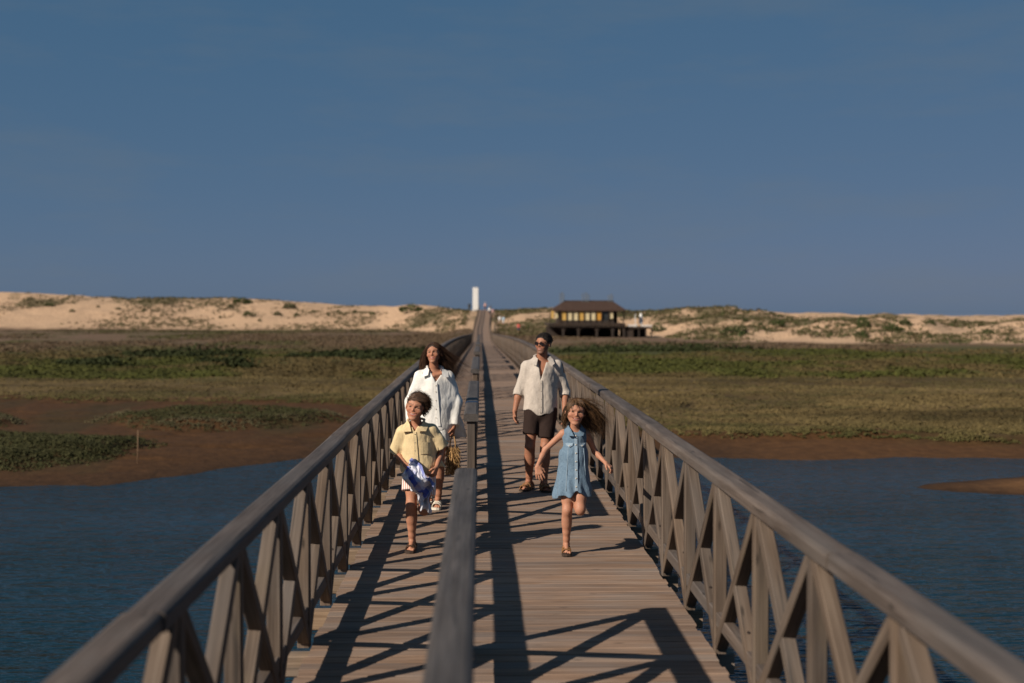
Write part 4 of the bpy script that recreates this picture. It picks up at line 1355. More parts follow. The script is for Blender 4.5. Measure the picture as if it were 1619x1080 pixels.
# ================================================================== man
def man():
    y = 14.55
    p = person(857, y, 'bearded man in sunglasses, oat linen shirt and dark brown shorts walking', 'man')
    rng = np.random.default_rng(21)
    C = np.array([.012, -.025, 1.685]); S = .245; M = head_frame(-33, 2, 2)
    sR, eR, wR = (-.185, .02, 1.43), (-.262, .06, 1.135), (-.312, -.01, .915)
    sL, eL, wL = (.195, .03, 1.43), (.272, .08, 1.13), (.258, -.06, .90)
    hR, kR, aR = (-.105, 0, .92), (-.142, -.07, .50), (-.148, .03, .095)
    hL, kL, aL = (.075, 0, .92), (.035, -.07, .50), (.022, -.05, .095)
    fR, fL = (-.42, -.9, 0), (.12, -1, 0)
    H, ft = head_prims(C, S, M, smile=.85, open_=.40, wide=1.08, jaw=1.10)
    body = [Cap((-.01, .02, 1.34), (-.02, .02, 1.05), .155, .145, k=.05, S=(1, 1.5, 1)), Cap((-.16, .03, 1.435), (.17, .03, 1.435), .058, .058, k=.06),
            Cap((-.02, .02, 1.0), (-.02, .02, .92), .15, .15, k=.05, S=(1, 1.4, 1)), Cap((.005, .0, 1.62), (0, .03, 1.47), .060, .066, k=.03)]
    body += limb_arm(sR, eR, wR, 1.12)+limb_arm(sL, eL, wL, 1.12)
    body += limb_leg(hR, kR, aR, 1.08)+limb_leg(hL, kL, aL, 1.08)
    body += foot(aR, fR, size=1.15)+foot(aL, fL, size=1.15)
    hdR = (-.02, -.25, -1); hdL = (.0, -.35, -1)
    body += hand(wR, hdR, (.9, -.35, 0), 1.08, .55, .08, 1)+hand(wL, hdL, (-.9, -.2, 0), 1.08, .6, .06, -1)
    body += H
    V, Q = multires(body, .009, [(*around(C, .175), .004), (*around(np.array(wR)+unit(hdR)*.08, .13), .0045)])
    col = skin_color(V, (.315, .138, .080), C, S, M, ft, (.03, .018, .012), stub=.55)
    put('body', (V, Q), SKIN, p, col)
    face_parts(p, C, S, M, ft)
    # shirt
    sh = [Cap((-.005, .012, 1.34), (-.02, .012, .93), .178, .196, k=.05, S=(1, 1.35, 1)), Cap((-.160, .03, 1.432), (.170, .03, 1.432), .064, .064, k=.06),
          Cap((-.055, .035, 1.485), (.06, .035, 1.485), .052, .052, k=.04),
          Cap(np.array(sR)+np.array([.012, 0, -.022]), eR, .060, .062, k=.06), Cap(eR, lerp(np.array(eR), np.array(wR), .22), .062, .057, k=.02, cut=True),
          Cap(np.array(sL)+np.array([-.012, 0, -.022]), eL, .060, .064, k=.06), Cap(eL, lerp(np.array(eL), np.array(wL), .25), .064, .058, k=.02, cut=True),
          Cap((.004, .005, 1.50), (.006, -.03, 1.66), .073, .09, k=.012, sub=True)]
    fo = folds(.014, 12, 5, 3)
    def post(F, x, y, z):
        F = fo(F, x, y, z)
        hem = .872+.055*sstep(.02, .18, -x)+.012*np.sin(x*34)+.015*(y > .02)
        lowarm = (np.abs(x+.01) > .225)
        F = np.maximum(F, np.where(lowarm, -1, hem-z))
        w = np.clip((z-1.265)/.235, 0, 1)*.055-.002
        wd = np.abs(x-(-.018+.02*np.clip((z-1.27)/.24, 0, 1)))-w
        return np.maximum(F, -np.maximum(np.maximum(wd, y-.0), 1.262-z))
    sv = solid(sh, .0065, post)
    shirt = put('shirt', sv, LINEN_OAT, p)
    base = sh[:3]
    mb = MB()
    collar_leaf(mb, base, [(-.080, -.045, 1.540), (-.050, -.075, 1.515), (-.072, -.120, 1.435), (-.118, -.095, 1.462), (-.112, -.050, 1.510)], .01)
    collar_leaf(mb, base, [(.090, -.045, 1.540), (.058, -.075, 1.515), (.098, -.120, 1.425), (.142, -.090, 1.462), (.124, -.045, 1.510)], .01)
    mb.tube([(-.080, -.045, 1.525), (-.085, .03, 1.54), (-.05, .095, 1.55), (.0, .11, 1.55), (.055, .095, 1.55), (.092, .03, 1.54), (.090, -.045, 1.525)], .016, 6)
    mb.build('collar', LINEN_OAT, shirt)
    pl = MB(); strip(pl, on_surface(base, [(-.018, z) for z in np.linspace(1.27, .90, 10)], .006), .030, .005, (1, 0, 0)); pl.build('placket', LINEN_OAT, shirt)
    for z in (1.235, 1.145, 1.055, .965):
        MB().ball((0, 0, 0), (.0045, .0025, .0045), 8, 5).build('button', PARTMAT['button'], shirt, True, loc=(-.018, surf_y(base, -.018, z)-.011, z))
    for (e, w, f) in ((eR, wR, .20), (eL, wL, .23)):
        e, w = np.array(e), np.array(w); a = lerp(e, w, f-.12); b = lerp(e, w, f+.03)
        V_, Q_ = solid([Cap(a, b, .0655, .062, k=.01, cut=True, cuta=True)], .006, folds(.006, 30, 30, 8))
        put('rolled_cuff', (V_, Q_), LINEN_OAT, shirt)
    # shorts
    kR_, kL_ = np.array(kR), np.array(kL)
    so = [Cap((-.02, .012, .98), (-.02, .012, .90), .158, .165, k=.04, S=(1, 1.25, 1)),
          Cap(hR, lerp(np.array(hR), kR_, .66), .104, .094, k=.03, cut=True), Cap(hL, lerp(np.array(hL), kL_, .76), .104, .092, k=.03, cut=True)]
    put('shorts', solid(so, .0075, folds(.006, 12, 6, 5)), BROWNC, p)
    # hair
    e = hl(C, S, M)
    cap = [e((0, .085, .162), (.374, .398, .360)), e((0, -.43, -.10), (.335, .30, .375), .012, True), e((0, -.10, -.50), (.5, .42, .42), .01, True), e((.34, -.02, -.10), (.09, .11, .17), .01, True), e((-.34, -.02, -.10), (.09, .11, .17), .01, True)]
    r, n, d = scalp(900, C, M, S, rng, lambda d: (d[:, 2] > -.05+.5*np.maximum(-d[:, 1], 0)) & ~((d[:, 1] < -.55) & (d[:, 2] < .34)), (.374, .400, .362))
    st = strands(r, n*.25+np.array([.25, .45, .15])+rng.normal(size=r.shape)*.14, .012+.014*rng.random(900), .25, (.15, 0, 0), .0024, C, M, S, 4, .3, rng)
    hair_object('hair', p, hair_mat('black_brown_hair', (.008, .006, .005), (.030, .020, .015)), C, M, S, cap, [st])
    # sunglasses
    def W(q): return tuple((np.array(q)*S)@M.T+C)
    g = MB()
    for s in (-1, 1):
        V_ = []; nn = 12
        for t in np.linspace(0, 2*math.pi, nn, endpoint=False):
            ca, sa = math.cos(t), math.sin(t)
            V_.append(W((s*.138+.112*ca*(1 if sa > 0 else .88), -.418+.045*abs(ca)*(1 if s*ca > 0 else .2), .005+.082*sa)))
        c1 = len(V_)
        V_ += [tuple(np.array(v)+np.array(W((0, .02, 0)))-np.array(W((0, 0, 0)))) for v in V_]
        g.add(V_, [tuple(range(nn)), tuple(range(nn, 2*nn))[::-1]]+[((i+1) % nn, i, nn+i, nn+(i+1) % nn) for i in range(nn)])
    gl = g.build('sunglasses', PARTMAT['shades'], p)
    fr = MB()
    fr.tube([W((-.04, -.425, .03)), W((0, -.438, .038)), W((.04, -.425, .03))], .0028, 6)
    for s in (-1, 1): fr.tube([W((s*.245, -.36, .04)), W((s*.325, -.15, .035)), W((s*.345, .06, .02))], .0026, 6)
    fr.build('frame', PARTMAT['shades'], gl)
    # sandals
    for a, f in ((aR, fR), (aL, fL)):
        sandal(p, a, f, (0, 0, 1), 1.15, PARTMAT['tan'], [(.105, .042, .050), (.045, .040, .066), (-.035, .02, .075)])
man()

# ================================================================== woman
def woman():
    y = 13.35
    p = person(686, y, 'smiling woman in an oversized white linen shirt walking behind the boy', 'woman')
    rng = np.random.default_rng(31)
    C = np.array([.0, -.03, 1.622]); S = .228; M = head_frame(-12, 9, -3)
    sR, eR, wR = (-.165, .02, 1.385), (-.245, .05, 1.10), (-.235, -.05, .87)
    sL, eL, wL = (.168, .02, 1.385), (.232, .06, 1.10), (.208, -.03, .845)
    hR, kR, aR = (-.085, .02, .86), (-.075, .04, .47), (-.07, .30, .17)
    hL, kL, aL = (.075, .0, .86), (.060, -.12, .48), (.046, -.10, .095)
    fR, fL = (0, -.75, -.55), (-.12, -1, 0)
    H, ft = head_prims(C, S, M, smile=.92, open_=.55, wide=1.08, nose=.86)
    body = [Cap((0, .02, 1.30), (0, .02, 1.08), .125, .115, k=.05, S=(1, 1.4, 1)), Cap((-.14, .03, 1.395), (.14, .03, 1.395), .046, .046, k=.06),
            Cap((0, .02, .98), (0, .02, .88), .135, .145, k=.05, S=(1, 1.3, 1)), Cap((0, .0, 1.56), (0, .03, 1.42), .046, .052, k=.03),
            Cap((-.10, -.035, 1.412), (-.01, -.058, 1.385), .018, .014, k=.03), Cap((.10, -.035, 1.412), (.01, -.058, 1.385), .018, .014, k=.03)]
    body += limb_arm(sR, eR, wR, .9)+limb_arm(sL, eL, wL, .9)
    body += limb_leg(hR, kR, aR, .98, .08)+limb_leg(hL, kL, aL, .98, .08)
    body += foot(aR, fR, (0, -.5, .8), .98)+foot(aL, fL, size=.98)
    hdL = (-.12, -.12, -1)
    body += hand(wR, (0, -.3, -1), (.9, -.2, 0), .92, .6, .06, 1)+hand(wL, hdL, (-.9, .2, 0), .92, 1.15, .04, -1)
    body += H
    V, Q = multires(body, .009, [(*around(C, .165), .004), (*around(np.array(wL)+unit(hdL)*.07, .11), .0045)])
    col = skin_color(V, (.345, .155, .090), C, S, M, ft, (.04, .022, .014), lips=(.42, .11, .085))
    put('body', (V, Q), SKIN, p, col)
    face_parts(p, C, S, M, ft)
    sh = [Cap((0, .015, 1.30), (.015, .02, .84), .150, .198, k=.05, S=(1, 1.3, 1)), Cap((-.14, .03, 1.386), (.14, .03, 1.386), .056, .056, k=.06),
          Cap((-.05, .04, 1.43), (.05, .04, 1.43), .045, .045, k=.05),
          Cap((.12, .03, 1.10), (.27, .09, .74), .10, .075, k=.08, S=(1, 1.5, 1)),
          Cap(np.array(sR)+np.array([.015, 0, -.030]), eR, .056, .062, k=.07), Cap(eR, lerp(np.array(eR), np.array(wR), .90), .062, .056, k=.03, cut=True),
          Cap(np.array(sL)+np.array([-.015, 0, -.030]), eL, .056, .062, k=.07), Cap(eL, lerp(np.array(eL), np.array(wL), .93), .062, .053, k=.03, cut=True),
          Cap((.004, .005, 1.455), (.0, -.03, 1.60), .066, .085, k=.015, sub=True)]
    fo = folds(.016, 10, 4.5, 12)
    def post(F, x, y, z):
        F = fo(F, x, y, z)
        hem = .80-.085*sstep(.08, .26, x)+.03*sstep(.1, .22, -x)+.012*np.sin(x*28)
        ax = lerp(np.array(eL), np.array(wL), .6)
        arm = ((np.abs(x-.222) < .085) & (np.abs(y-.015) < .085) & (z > .84)) | ((x < -.17) & (z > .86))
        F = np.maximum(F, np.where(arm, -1, hem-z))
        t = np.clip((z-1.315)/.15, 0, 1)
        w = t*.088-.002
        wd = np.abs(x-(.022+.012*t))-w
        return np.maximum(F, -np.maximum(np.maximum(wd, y-.0), 1.31-z))
    shirt = put('shirt', solid(sh, .0065, post), LINEN_WHITE, p)
    base = sh[:3]
    mb = MB()
    collar_leaf(mb, base, [(-.066, -.035, 1.478), (-.048, -.062, 1.450), (-.058, -.105, 1.395), (-.118, -.085, 1.375), (-.112, -.040, 1.440)], .01)
    collar_leaf(mb, base, [(.096, -.035, 1.468), (.085, -.070, 1.430), (.094, -.110, 1.372), (.158, -.075, 1.372), (.150, -.025, 1.430)], .01)
    mb.tube([(-.066, -.035, 1.468), (-.075, .03, 1.482), (-.045, .085, 1.49), (.0, .10, 1.49), (.05, .085, 1.488), (.088, .03, 1.478), (.096, -.035, 1.458)], .012, 6)
    mb.build('collar', LINEN_WHITE, shirt)
    pl = MB(); strip(pl, on_surface(base, [(.022+.004*k, z) for k, z in enumerate(np.linspace(1.31, .86, 10))], .007), .030, .005, (1, 0, 0)); pl.build('placket', LINEN_WHITE, shirt)
    for z in (1.285, 1.22, 1.13, 1.04, .95):
        MB().ball((0, 0, 0), (.0055, .003, .0055), 8, 5).build('button', PARTMAT['button'], shirt, True, loc=(.026, surf_y(base, .026, z)-.013, z))
    so = [Cap((0, .02, .96), (0, .02, .86), .148, .155, k=.04, S=(1, 1.2, 1)), Cap(hR, lerp(np.array(hR), np.array(kR), .45), .10, .10, k=.03, cut=True), Cap(hL, lerp(np.array(hL), np.array(kL), .45), .10, .10, k=.03, cut=True)]
    put('shorts', solid(so, .009, folds(.006, 12, 6, 2)), WHITEC, p)
    # hair
    e = hl(C, S, M)
    cap = [e((0, .085, .155), (.362, .410, .372)), e((0, .20, -.16), (.30, .26, .34), .05), e((0, -.45, -.12), (.292, .32, .415), .015, True), e((0, -.16, -.45), (.34, .34, .40), .02, True)]
    gr = []
    N = 2800
    r, n, d = scalp(N, C, M, S, rng, lambda d: (d[:, 2] > -.55) & ~((d[:, 1] < -.30) & (d[:, 2] < .52)), (.362, .415, .375))
    side = np.where(d[:, :1] > .0, 1.0, -1.0)
    v0 = n*.22+np.concatenate([side*.16, np.full((N, 1), .20), np.full((N, 1), -.95)], 1)
    fr_ = d[:, 1] < .05
    v0[fr_] = np.stack([side[fr_, 0]*.75, np.full(fr_.sum(), .45), np.full(fr_.sum(), -.40)], 1)
    right = (d[:, 0] > .15)
    blow = np.where(right, .10+.75*rng.random(N)**4, .03*rng.random(N))
    wind = np.stack([blow*.95+np.where(right, .0, .14), .15*blow, .30*blow], 1)
    wind[:, 1] += .12
    gr.append(strands(r, v0, (.24+.13*rng.random(N))*np.where(right, 1.05, 1), .95, wind, .0017, C, M, S, 10, .22, rng, .30))
    # loose wisps at picture right
    N2 = 130
    r, n, d = scalp(N2, C, M, S, rng, lambda d: (d[:, 0] > .35) & (d[:, 1] > -.2) & (d[:, 2] < .4))
    gr.append(strands(r, n*.6+np.array([.3, .1, -.8]), .30+.16*rng.random(N2), .42, (.62, .1, .05), .0012, C, M, S, 12, .8, rng, .8))
    hair_object('hair', p, hair_mat('dark_brown_hair', (.014, .007, .004), (.115, .056, .030)), C, M, S, cap, gr)
    for a, f, u in ((aR, fR, (0, -.5, .8)), (aL, fL, (0, 0, 1))):
        sandal(p, a, f, u, .98, PARTMAT['cream'], [(.108, .045, .048), (.060, .045, .060), (.012, .032, .070)], 'cream', 'slide_sandal')
    return p, np.array(wL), unit(hdL)
WOMAN, WW, WD = woman()

def straw_bag():
    g = WW+WD*.085
    loc = np.array(WOMAN.location)+g
    b = link('straw_bag', None, None, tuple(loc))
    tag(b, 'shaggy tan raffia bag hanging from the woman\'s hand', 'bag')
    raf = attr_mat('raffia', .85, 40, .2, .2)
    rng = np.random.default_rng(5)
    sack = [Cap((0, .0, -.17), (-.005, 0, -.37), .046, .050, k=.03, S=(1, 1.25, 1)), Ell((0, 0, -.09), (.05, .035, .05), .01, True)]
    V, Q = solid(sack, .007, folds(.012, 30, 12, 7))
    put('sack', (V, Q), raf, b, np.broadcast_to(np.array([.115, .058, .020]), (len(V), 3))*(1+.3*RNG.random((len(V), 1))))
    n = 520
    a = rng.random(n)*2*np.pi; z = -.12-.28*rng.random(n)
    rt = np.stack([np.cos(a)*.046, np.sin(a)*.040, z], 1)
    dr = np.stack([np.cos(a)*.8, np.sin(a)*.8, -.3+.6*rng.random(n)], 1)
    v, f, t = strands(rt, dr, .035+.06*rng.random(n), .8, (.1, 0, 0), .0036, np.array([0, 0, 9.0]), np.eye(3), .2, 5, .9, rng)
    col = np.array([.62, .38, .165])*(.55+.8*t[:, None])
    link('fringe', mesh_np('fringe', v, f, raf, True, col), b)
    for s in (-1, 1):
        mb = MB(); mb.tube([(-.030, s*.028, -.15), (-.026, s*.02, -.08), (-.010, s*.010, -.012), (.004, s*.006, .004), (.016, s*.012, -.015), (.028, s*.02, -.08), (.032, s*.028, -.15)], .0075, 7)
        me = mb.mesh('handle', noise_mat('raffia_cord', (.28, .15, .06), (.42, .25, .11), 120, .85), True)
        link('handle', me, b)
straw_bag()

# ================================================================== boy
def boy():
    y = 10.93
    p = person(647, y, 'laughing boy in a pale yellow shirt running with a blue and white towel', 'boy')
    rng = np.random.default_rng(41)
    C = np.array([.060, -.05, 1.248]); S = .232; M = head_frame(-12, 3, 10)
    sR, eR, wR = (-.075, .0, 1.035), (-.118, .05, .845), (-.030, -.12, .765)
    sL, eL, wL = (.215, .02, 1.045), (.272, .06, .845), (.238, -.09, .735)
    hR, kR, aR = (.03, .03, .67), (.018, -.05, .405), (.022, .02, .085)
    hL, kL, aL = (.145, .03, .67), (.128, -.05, .365), (.135, .28, .42)
    fR, fL = (-.10, -1, 0), (.03, .92, -.25)
    H, ft = head_prims(C, S, M, cheek=1.10, smile=1.0, wide=1.15, jaw=1.06, open_=.75, nose=.80)
    body = [Cap((.065, .02, .97), (.085, .02, .76), .112, .105, k=.04, S=(1, 1.35, 1)), Cap((-.045, .02, 1.05), (.185, .02, 1.055), .040, .040, k=.05),
            Cap((.085, .02, .74), (.085, .02, .68), .115, .12, k=.04, S=(1, 1.3, 1)), Cap((.055, -.02, 1.18), (.068, .02, 1.06), .041, .046, k=.03)]
    body += limb_arm(sR, eR, wR, .72)+limb_arm(sL, eL, wL, .72)
    body += limb_leg(hR, kR, aR, .83, .078)+limb_leg(hL, kL, aL, .83, .078)
    body += foot(aR, fR, size=.90)+foot(aL, fL, (0, -.3, -.9), .90)
    dR, dL = (.55, -.45, -.35), (-.25, -.35, -.75)
    body += hand(wR, dR, (.2, .4, -.8), .80, 1.2, .03, 1)+hand(wL, dL, (-.7, .45, .1), .80, 1.25, .03, -1)
    body += H
    V, Q = multires(body, .008, [(*around(C, .168), .0038), (*around(np.array(wL)+unit(dL)*.06, .10), .004)])
    col = skin_color(V, (.39, .180, .108), C, S, M, ft, (.05, .028, .018), lips=(.42, .12, .095))
    put('body', (V, Q), SKIN, p, col)
    face_parts(p, C, S, M, ft)
    sh = [Cap((.066, .015, .98), (.088, .015, .74), .140, .165, k=.04, S=(1, 1.28, 1)), Cap((-.045, .02, 1.042), (.185, .02, 1.050), .049, .049, k=.05), Cap((.03, .03, 1.085), (.10, .03, 1.088), .038, .038, k=.035),
          Cap(np.array(sR)+np.array([.010, 0, -.018]), lerp(np.array(sR), np.array(eR), .97), .050, .068, k=.03, cut=True),
          Cap(np.array(sL)+np.array([-.010, 0, -.018]), lerp(np.array(sL), np.array(eL), .80)+np.array([.01, 0, 0]), .052, .078, k=.03, cut=True),
          Cap((.20, .08, .80), (.275, .12, .705), .05, .035, k=.05),
          Cap((.062, .0, 1.095), (.058, -.03, 1.22), .052, .07, k=.012, sub=True)]
    fo = folds(.014, 14, 7, 22)
    def post(F, x, y, z):
        F = fo(F, x, y, z)
        arm = (x < -.085) | ((x > .225) & (z > .80))
        F = np.maximum(F, np.where(arm, -1, .70+.02*np.sin(x*30)-z))
        t = np.clip((z-1.035)/.06, 0, 1)
        wd = np.abs(x-.050)-(t*.030-.001)
        return np.maximum(F, -np.maximum(np.maximum(wd, y-.0), 1.035-z))
    shirt = put('shirt', solid(sh, .006, post), LINEN_YEL, p)
    base = sh[:3]
    mb = MB()
    collar_leaf(mb, base, [(-.012, -.030, 1.135), (.008, -.062, 1.098), (.022, -.105, 1.045), (-.062, -.088, 1.040), (-.055, -.035, 1.085)], .012)
    collar_leaf(mb, base, [(.128, -.030, 1.135), (.108, -.062, 1.098), (.072, -.105, 1.048), (.148, -.085, 1.045), (.166, -.030, 1.090)], .012)
    mb.tube([(-.012, -.030, 1.125), (-.012, .02, 1.135), (.015, .065, 1.14), (.06, .08, 1.14), (.105, .065, 1.14), (.13, .02, 1.135), (.128, -.030, 1.125)], .011, 6)
    mb.build('collar', LINEN_YEL, shirt)
    pl = MB(); strip(pl, on_surface(base, [(.050+.003*k, z) for k, z in enumerate(np.linspace(1.04, .74, 9))], .006), .028, .004, (1, 0, 0)); pl.build('placket', LINEN_YEL, shirt)
    for z in (1.02, .95, .88, .81):
        MB().ball((0, 0, 0), (.0045, .0025, .0045), 8, 5).build('button', PARTMAT['button'], shirt, True, loc=(.053, surf_y(base, .053, z)-.011, z))
    pk = MB(); pts = on_surface(base, [(x, .90) for x in np.linspace(.10, .185, 5)], .006); pk.sweep([(-.002, -.05), (.003, -.05), (.003, .05), (-.002, .05)], pts, right=(0, -1, 0)); pk.build('chest_pocket', LINEN_YEL, shirt)
    so = [Cap((.085, .02, .74), (.085, .02, .66), .125, .13, k=.035, S=(1, 1.2, 1)), Cap(hR, lerp(np.array(hR), np.array(kR), .56), .088, .092, k=.025, cut=True), Cap(hL, lerp(np.array(hL), np.array(kL), .62), .088, .092, k=.025, cut=True)]
    put('shorts', solid(so, .007, folds(.006, 14, 7, 2)), STRIPE, p)
    e = hl(C, S, M)
    cap = [e((0, .09, .165), (.385, .405, .372)), e((.03, -.44, -.10), (.345, .30, .365), .012, True), e((0, -.08, -.52), (.5, .42, .42), .01, True), e((.40, -.03, -.12), (.09, .10, .15), .01, True), e((-.42, -.03, -.08), (.10, .12, .19), .01, True)]
    N = 2400
    r, n, d = scalp(N, C, M, S, rng, lambda d: (d[:, 2] > -.25+.7*np.maximum(-d[:, 1], 0)) & ~((d[:, 1] < -.5) & (d[:, 2] < .34)), (.372, .41, .375))
    v0 = n*.30+np.array([.40, .12, .12])+.5*np.stack([fbm(d[:,0]*3,d[:,1]*3,d[:,2]*3,oct=2), fbm(d[:,0]*3+9,d[:,1]*3,d[:,2]*3,oct=2), fbm(d[:,0]*3,d[:,1]*3+9,d[:,2]*3,oct=2)],1)+rng.normal(size=r.shape)*.22
    s1 = strands(r, v0, .032+.036*rng.random(N), .34, (.30, .10, .0), .0018, C, M, S, 7, .65, rng, .6)
    N2 = 420
    r, n, d = scalp(N2, C, M, S, rng, lambda d: (d[:, 1] < -.25) & (d[:, 2] > .32), (.372, .41, .375))
    s2 = strands(r, np.array([.50, -.30, .40])+rng.normal(size=r.shape)*.16, .045+.040*rng.random(N2), .45, (.5, .22, .0), .0016, C, M, S, 7, .25, rng, .3)
    N3 = 520
    r, n, d = scalp(N3, C, M, S, rng, lambda d: (d[:, 0] > .55) & (d[:, 1] > -.45), (.362, .41, .375))
    s3 = strands(r, n*.5+np.array([.35, .1, -.35]), .030+.032*rng.random(N3), .55, (.30, .1, .0), .0018, C, M, S, 7, .25, rng, .35)
    hair_object('hair', p, hair_mat('tousled_brown_hair', (.018, .009, .005), (.175, .090, .050)), C, M, S, cap, [s1, s2, s3])
    sandal(p, aR, fR, (0, 0, 1), .90, PARTMAT['brown'], [(.10, .034, .046), (.045, .030, .060), (-.03, .018, .07)])
    sandal(p, aL, fL, (0, -.3, -.9), .90, PARTMAT['brown'], [(.10, .034, .046), (.045, .030, .060), (-.03, .018, .07)])
    return p
BOY = boy()

def towel():
    n = 56
    u, v = np.meshgrid(np.linspace(0, 1, n), np.linspace(0, 1, n))
    T, R_, B, L_ = (np.array(q) for q in ((.015, .825), (.245, .625), (.125, .435), (-.062, .675)))
    P2 = (T*((1-u)*(1-v))[..., None]+R_*(u*(1-v))[..., None]+B*(u*v)[..., None]+L_*((1-u)*v)[..., None])
    x = P2[..., 0]+.045*fbm(u*3.4+3, v*3.4, oct=3); z = P2[..., 1]+.045*fbm(u*3.4, v*3.4+9, oct=3)
    f = .036*np.sin(u*8+3.2*v+3.0*fbm(u*3, v*3+5, oct=2))+.030*np.abs(np.sin(v*5-3*u+2))+.09*fbm(u*3.0+8, v*3.0+2, oct=3)
    yy = -.235+f-.03*np.sin(np.pi*v)+.10*np.abs(u-.5)**2+.13*np.abs(v-.3)**2
    vv_ = v+.03*np.sin(u*6)
    k = np.interp(vv_, [0, .13, .15, .40, .42, .50, .52, .76, .78, 1.1], [.75, .75, .05, .05, .45, .45, .95, .95, .0, .0])
    k = k*(1-.35*(np.abs((u*2.2+.2) % 1-.5) < .16))
    col = lerp(np.array([.60, .60, .66]), np.array([.030, .060, .34]), k[..., None])
    idx = np.arange(n*n).reshape(n, n)
    F = np.stack([idx[:-1, :-1], idx[1:, :-1], idx[1:, 1:], idx[:-1, 1:]], -1).reshape(-1, 4)
    m = attr_mat('towel_cotton', .9, 60, .08, .15, .5, .003, 240)
    V = np.stack([x, yy, z], -1).reshape(-1, 3)
    me = mesh_np('towel', V, F, m, True, col.reshape(-1, 3))
    g = np.array([.0, -.2, .6])
    r = link('towel', None, None, tuple(np.array(BOY.location)+g))
    tag(r, 'crumpled blue and white towel held in front of the running boy', 'towel')
    o = link('front_fold', me, r, tuple(-g))
    s = o.modifiers.new('thick', 'SOLIDIFY'); s.thickness = .004
    # folded-under end that hangs below and behind
    uu, vv = np.meshgrid(np.linspace(0, 1, 26), np.linspace(0, 1, 26))
    x = .075+.10*uu+.02*vv+.008*np.sin(vv*9); z = .60-.235*vv+.02*np.sin(uu*5); yy = -.165+.03*np.sin(uu*10+vv*3)+.012*np.sin(vv*13)
    c2 = lerp(np.array([.60, .60, .66]), np.array([.030, .060, .34]), ((np.abs((uu*2.5) % 1-.5) < .2)*.5*(vv < .55))[..., None])
    i2 = np.arange(26*26).reshape(26, 26)
    F2 = np.stack([i2[:-1, :-1], i2[1:, :-1], i2[1:, 1:], i2[:-1, 1:]], -1).reshape(-1, 4)
    o = link('hanging_end', mesh_np('hanging_end', np.stack([x, yy, z], -1).reshape(-1, 3), F2, m, True, c2.reshape(-1, 3)), r, tuple(-g))
    s = o.modifiers.new('thick', 'SOLIDIFY'); s.thickness = .004
towel()

